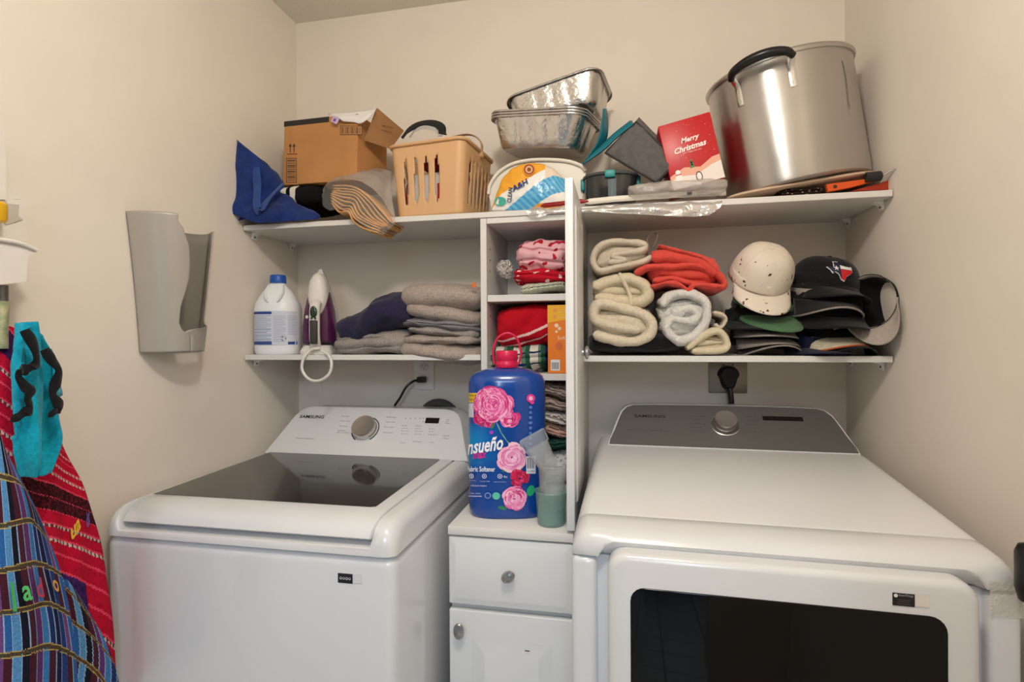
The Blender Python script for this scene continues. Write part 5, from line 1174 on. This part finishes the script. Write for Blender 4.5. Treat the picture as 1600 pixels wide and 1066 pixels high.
emb([(-.003, .0045), (.010, .002), (.0235, .003), (.025, -.004), (-.003, -.004)], (232, 230, 230), .0028); emb([(-.003, -.005), (.025, -.005), (.0225, -.012), (.010, -.019), (.006, -.028), (-.001, -.026)], (200, 26, 36), .0028)
emb([((.0065 if i % 2 == 0 else .0026)*math.sin(PI*i/5)-.012, (.0065 if i % 2 == 0 else .0026)*math.cos(PI*i/5)-.004) for i in range(10)], (236, 236, 240), .0032)
flat('embroidery', pr, PRINT, q)
cap('baseball_cap', 'black and grey cap tipped on its side at the right end of the shelf', cpos(1356, 471, -.268), (D(-74), D(152), D(-42)), CBK, cloth('pale_grey_brim', (176, 166, 156), .06), cloth('pale_grey_brim_under', (176, 166, 156), .06), w_=.066, l_=.074, h_=.070, curve=.016, brim=.052)
# ================================================================ left wall
SILV = mat('silver_grey_plastic', (172, 166, 158), .34, metal=.15)
t = thing('bag_dispenser', 'silver grey plastic bag dispenser fixed to the left wall', 'dispenser', (.004, -.57, 1.29))
def dp(th, v, k=1):
    yc = -.589+.018*v; hw = .074+.040*v+.012*v*v; dep = (.088+.030*v)*k; z = 1.305+.338*v
    c_, s_ = math.cos(th), math.sin(th); hw = hw if c_ < 0 else .108+.034*v; return Vector((.003+dep*abs(s_)**(2.2 if c_ > 0 else .8), yc+hw*math.copysign(abs(c_)**.9, c_), z))
def scr(p):
    q = p-CAM; z = q.dot(CF); return (800+F*q.dot(CR)/z, 533-F*q.dot(CU)/z)
def interp(tab, y):
    if y <= tab[0][0]: return tab[0][1]
    for (a, b), (c, d) in zip(tab, tab[1:]):
        if y <= c: return b+(d-b)*(y-a)/(c-a)
    return tab[-1][1]
fe = [(328, 250), (331, 262), (339, 272), (354, 285), (384, 295.6), (410, 297), (435, 295.6), (462, 288), (480, 282), (504, 280), (514, 283), (521, 291), (523, 297)]
re_ = [(340, 322), (354, 320), (375, 315), (399, 311), (420, 306), (450, 305), (480, 306.5), (495, 306), (510, 302), (523, 297)]
def th_at(v, tab, lo, hi):
    best = None
    for i in range(241):
        th = lo+(hi-lo)*i/240; s_ = scr(dp(th, v)); e_ = abs(s_[0]-interp(tab, s_[1]))
        if best is None or e_ < best[0]: best = (e_, th)
    return best[1]
NVV = 60; TF = [th_at(j/NVV, fe, .3, 2.2) for j in range(NVV+1)]; TR_ = [th_at(j/NVV, re_, .02, 1.3) for j in range(NVV+1)]
JB = min(j for j in range(NVV+1) if scr(dp(TF[j], j/NVV))[1] < 521)      # row of the slot's lower end
for j in range(NVV+1):
    TR_[j] = TF[j] if j <= JB else min(TF[j], .62+(TF[JB]-.62)*math.exp(-((j-JB)/2.6)**2)-.12*(j-JB)/(NVV-JB))
obj('front_shell', MB().grid(lambda u, v: dp(PI+(TF[round(v*NVV)]-PI)*u, v), 40, NVV), SILV, t, world=True, solid=.003, smooth=50)
obj('side_flange', MB().grid(lambda u, v: dp(TR_[round(v*NVV)]*(1-u), v*1.0), 14, NVV), SILV, t, world=True, solid=.003, smooth=50)
obj('back_plate', MB().grid(lambda u, v: Vector((.004, dp(PI, v).y+(dp(0, v).y-dp(PI, v).y)*u, 1.305+(.338-.02*math.sin(PI*u)**.6)*v)), 20, 10), mat('grey_plastic_back', (140, 135, 130), .4), t, world=True, solid=.002)
obj('screw', MB().lathe([(.006, 0), (.005, .002)], 12, M=xf((.006, -.555, 1.60), (0, PI/2, 0))), STEEL, t, world=True)
# --- wall caddy at the picture's left edge
WCP = mat('white_caddy_plastic', (228, 222, 214), .35)
def wallprism(pts, xo, dx, bev=0): return MB().prism([P(a, b, X=xo) for a, b in pts], (-dx, 0, 0))
t = thing('wall_caddy', 'white plastic wall caddy with a curved tray at the left edge of the picture', 'caddy', (.0, -.95, 1.45))
obj('rail', wallprism([(-60, 180), (4, 200), (9, 245), (10, 312), (-60, 312)], .05, .048), WCP, t, world=True)
obj('gusset', wallprism([(9, 288), (38, 311), (9, 312)], .045, .04), WCP, t, world=True)
obj('housing', wallprism([(-60, 311), (38, 312), (39, 322), (31, 326), (30, 335), (38, 342), (40, 352), (41, 378), (-60, 372)], .045, .04), WCP, t, world=True, smooth=0)
obj('painted_recess', wallprism([(-60, 313), (6, 312), (12, 318), (30, 320), (29, 338), (36, 343), (10, 351), (4, 345), (-60, 345)], .0475, .004), mat('recess_shade_colour', (190, 182, 172), .5), t, world=True, smooth=0)  # raised plate in a darker tone, painting the shade inside the housing's opening
obj('tray', wallprism([(-60, 366), (-20, 371), (10, 375), (35, 380), (52, 387), (58, 391), (54, 395), (46, 399), (43, 405), (42, 440), (0, 445), (-60, 448)], .10, .097), WCP, t, world=True, smooth=30)
obj('tray_lip', MB().tube(spline([P(-60, 367, X=.103), P(-20, 372, X=.103), P(10, 376, X=.103), P(35, 381.5, X=.103), P(57, 391, X=.101)], 6), .004, 8), WCP, t, world=True, smooth=60)
o = MB().lathe([(.02, 0), (.022, .004), (.022, .030), (.018, .034)], 20, M=xf(tuple(P(-14, 345, X=.075))))
one('yellow_cup', 'yellow plastic item tucked in the white wall caddy', 'cup', o, mat('yellow_plastic', (232, 180, 30), .4), smooth=40)
t = thing('broom_handle', 'grey and cream broom handle hanging below the white wall caddy', 'handle', P(-2, 520, X=.06))
obj('sleeve', MB().tube([P(2, 446, X=.06), P(2, 472, X=.06)], .010, 14), mat('grey_metal_tube', (120, 122, 120), .35, .5), t, world=True)
obj('stick', MB().tube([P(2, 471, X=.06), P(0, 505, X=.06), P(0, 545, X=.06)], .0115, 14), mat('cream_green_sleeve', (196, 190, 150), .6, var=.3, vscale=60, rgb2=(120, 140, 100)), t, world=True)
# --- hanging woven clothes
def sheetfn(rows, nu=8, nv=8):
    rows = [spline(r, nu) for r in rows]; cols = [spline([r[i] for r in rows], nv) for i in range(len(rows[0]))]; U = len(cols)-1; V = len(cols[0])-1
    def f(u, v):
        u = max(0, min(.9999, u))*U; v = max(0, min(.9999, v))*V; i, j = int(u), int(v); a, b = u-i, v-j
        return (cols[i][j]*(1-a)+cols[i+1][j]*a)*(1-b)+(cols[i][j+1]*(1-a)+cols[i+1][j+1]*a)*b
    return f
def PX(l, x): return [P(a, b, X=x+dx) for a, b, dx in l]
def hang(name, label, cat, rows, colfn, nu, nv, seed, amp=.004, freq=14):
    f = sheetfn(rows); o_ = Vector((seed, seed*2, 0))
    def g(u, v): p = f(u, v); return p+Vector((1, 0, 0))*(noise.noise(Vector((p.y*freq*2.2, p.z*freq*.35, seed)))*amp*2)
    o = thing(name, label, cat, g(.5, .98)); obj('woven_cloth', MB().grid(g, nu, nv, colfn=colfn), CLOTHP, o, world=True, smooth=70, solid=.004, so=-1)
    return o, g
rowsR = [PX([(-40, 505, .0), (10, 508, .02), (45, 530, .01), (88, 610, 0)], .04), PX([(-40, 640, .0), (20, 650, .02), (60, 660, .01), (98, 690, 0)], .05), PX([(-40, 790, 0), (30, 785, .03), (90, 770, .01), (132, 765, 0)], .06),
         PX([(-40, 930, 0), (50, 915, .03), (110, 900, .015), (164, 885, 0)], .07), PX([(-40, 1110, 0), (70, 1100, .03), (135, 1095, .01), (186, 1085, 0)], .08)]
def redc(u, v):
    s = v*22+(1-u)*4.4; k = int(s); f = s-k; n = noise.noise(Vector((u*60, v*90, 0)))
    if k in (12, 13) and f < .95: return (52, 14, 22) if n > -.1 else (96, 26, 34)
    if k in (18, 19) and u < .80: return (66, 32, 100) if n > -.2 else (40, 24, 70)
    if k in (3, 4): return (70, 26, 84) if n > 0 else (46, 26, 70)
    if k in (6, 8, 10, 11, 15, 16, 20, 21, 23): 
        if f < .2: return (206, 188, 176) if math.sin(u*180+v*40) > -.2 else (96, 50, 54)
    if f > .86: return (226, 70, 96)
    return (190, 16, 50) if n < .35 else (164, 12, 42)
ob, g = hang('red_woven_apron', 'red striped woven apron with embroidered letters hanging on the left wall', 'apron', rowsR, redc, 90, 260, 2)
pr = MB()
def sw(f_, u0, v0, su, sv, off=.006, sh=0): return lambda x, y: f_(u0+x*su, v0-y*sv+x*sh)+Vector((off, -.002, 0))
pr.text('ua', wd=1, fn=sw(g, .76, .625, .10, .055, .006, -.035), col=(226, 180, 50), bold=.03, shear=.2); pr.text('dr', wd=1, fn=sw(g, .91, .60, .07, .05, .006, -.03), col=(96, 88, 170), bold=.03, shear=.2)
flat('embroidered_letters', pr, PRINT, ob, world=True)
rowsC = [PX([(26, 516, 0), (38, 505, .02), (50, 505, .02), (64, 524, 0)], .12), PX([(14, 560, 0), (36, 548, .03), (58, 550, .01), (80, 566, 0)], .12), PX([(14, 640, 0), (40, 635, .03), (64, 635, .005), (86, 650, 0)], .13), PX([(17, 700, 0), (42, 700, .03), (66, 700, .01), (90, 694, 0)], .135), PX([(34, 742, 0), (46, 746, .02), (60, 745, .015), (76, 738, 0)], .14)]
f = sheetfn(rowsC); TURQ = cloth('turquoise_terry', (14, 158, 184), .14, 160, .7, 380)
t = thing('turquoise_apron', 'turquoise terry apron with black ruffled trim hanging over the red woven apron', 'apron', f(.5, .98))
def gC(u, v): p = f(u, v); return p+Vector((1, 0, 0))*(.012*math.sin(u*13+v*2)+noise.noise(Vector((u*7, v*3, 4)))*.012)
obj('terry_cloth', MB().grid(gC, 60, 80), TURQ, t, world=True, smooth=70, solid=.005, so=-1)
def Zg(a, b): return (a/3.44, 490+b/3.44)
BTR = cloth('black_trim', (18, 17, 20), .15, 90)
for pth in ([(130, 88), (165, 140), (190, 200), (195, 262), (160, 303), (112, 302), (100, 340), (130, 385), (160, 420), (150, 460), (157, 500), (125, 548), (68, 562)], [(238, 192), (280, 255), (315, 305), (300, 370), (283, 430), (308, 478), (322, 508), (296, 535), (276, 530)]):
    sp = spline([P(*Zg(*a), X=.178+.004*math.sin(i*1.7)) for i, a in enumerate(pth)], 6)
    obj('ruffle_trim', MB().tube(sp, lambda q: .0078+.002*math.sin(q*22), 8, flat=.35, up=(0, .6, .3)), BTR, t, world=True, smooth=60)
sp2 = [[P(80, 545, X=.13), P(92, 570, X=.12)], [P(84, 580, X=.14), P(92, 590, X=.12)], [P(86, 625, X=.15), P(96, 618, X=.13)]]
obj('side_frill', sheet_mb(sp2, 4, 5, .002, 40), TURQ, t, world=True, smooth=70, solid=.003)
PB = [(38, 60, 120), (84, 140, 190), (96, 52, 110), (24, 28, 66), (44, 96, 160), (70, 34, 50), (30, 50, 104), (110, 70, 126), (22, 24, 40), (60, 120, 180)]
def plaid(u, v):
    s = u*14; k = int(s); f_ = s-k; c = PB[(k*7+3) % 10]
    if f_ < .14: c = (150, 176, 206)
    nz = noise.noise(Vector((u*140, v*60, 5))); band = (v*6.2+.12*math.sin(u*3)+.012*nz) % 1
    if (band < .028 or .122 < band < .15) and nz > -.35: return (178+int(30*nz), 156+int(20*nz), 88)
    if band < .115: return (52, 70, 56) if int(u*60) % 2 else (108, 60, 44)
    if int(v*6.2) % 2 and k % 3 == 0: c = (72, 30, 44)
    n = noise.noise(Vector((u*90, v*120, 0))); return tuple(max(0, min(255, int(x*(1+.22*n)))) for x in c)
rowsP = [PX([(-40, 640, 0), (-5, 668, .02), (14, 715, .02), (40, 762, 0)], .19), PX([(-40, 790, 0), (10, 790, .03), (45, 790, .02), (70, 830, 0)], .20), PX([(-40, 900, 0), (20, 898, .03), (62, 890, .02), (97, 900, 0)], .21), PX([(-40, 1000, 0), (30, 1000, .03), (80, 988, .02), (115, 1000, 0)], .21), PX([(-40, 1110, 0), (30, 1110, .03), (80, 1105, .02), (124, 1100, 0)], .21)]
ob, g = hang('blue_plaid_apron', 'blue plaid woven apron with embroidered letters in front of the red one', 'apron', rowsP, plaid, 150, 220, 6, .004, 12)
pr = MB()
for s_, u0, c in (('l', .30, (70, 170, 90)), ('a', .43, (90, 196, 110)), ('d', .58, (200, 40, 80)), ('o', .80, (226, 160, 50))):
    pr.text(s_, wd=.4 if s_ == 'l' else 1, fn=sw(g, u0, .57-.05*(u0-.5), .085, .050, .009, 0), col=c, bold=.02)
flat('embroidered_letters', pr, PRINT, ob, world=True)
rowsQ = [PX([(88, 890, 0), (100, 905, .01), (118, 930, 0)], .15), PX([(100, 970, 0), (125, 968, .01), (152, 985, 0)], .15), PX([(110, 1040, 0), (145, 1030, .01), (176, 1040, 0)], .15), PX([(112, 1110, 0), (150, 1110, .01), (190, 1105, 0)], .15)]
obj('hanging_corner', MB().grid(sheetfn(rowsQ), 50, 110, colfn=lambda u, v: plaid(u*.5+v*.3, v*.5+.2-u*.2)), CLOTHP, ob, world=True, smooth=70, solid=.004, so=-1)
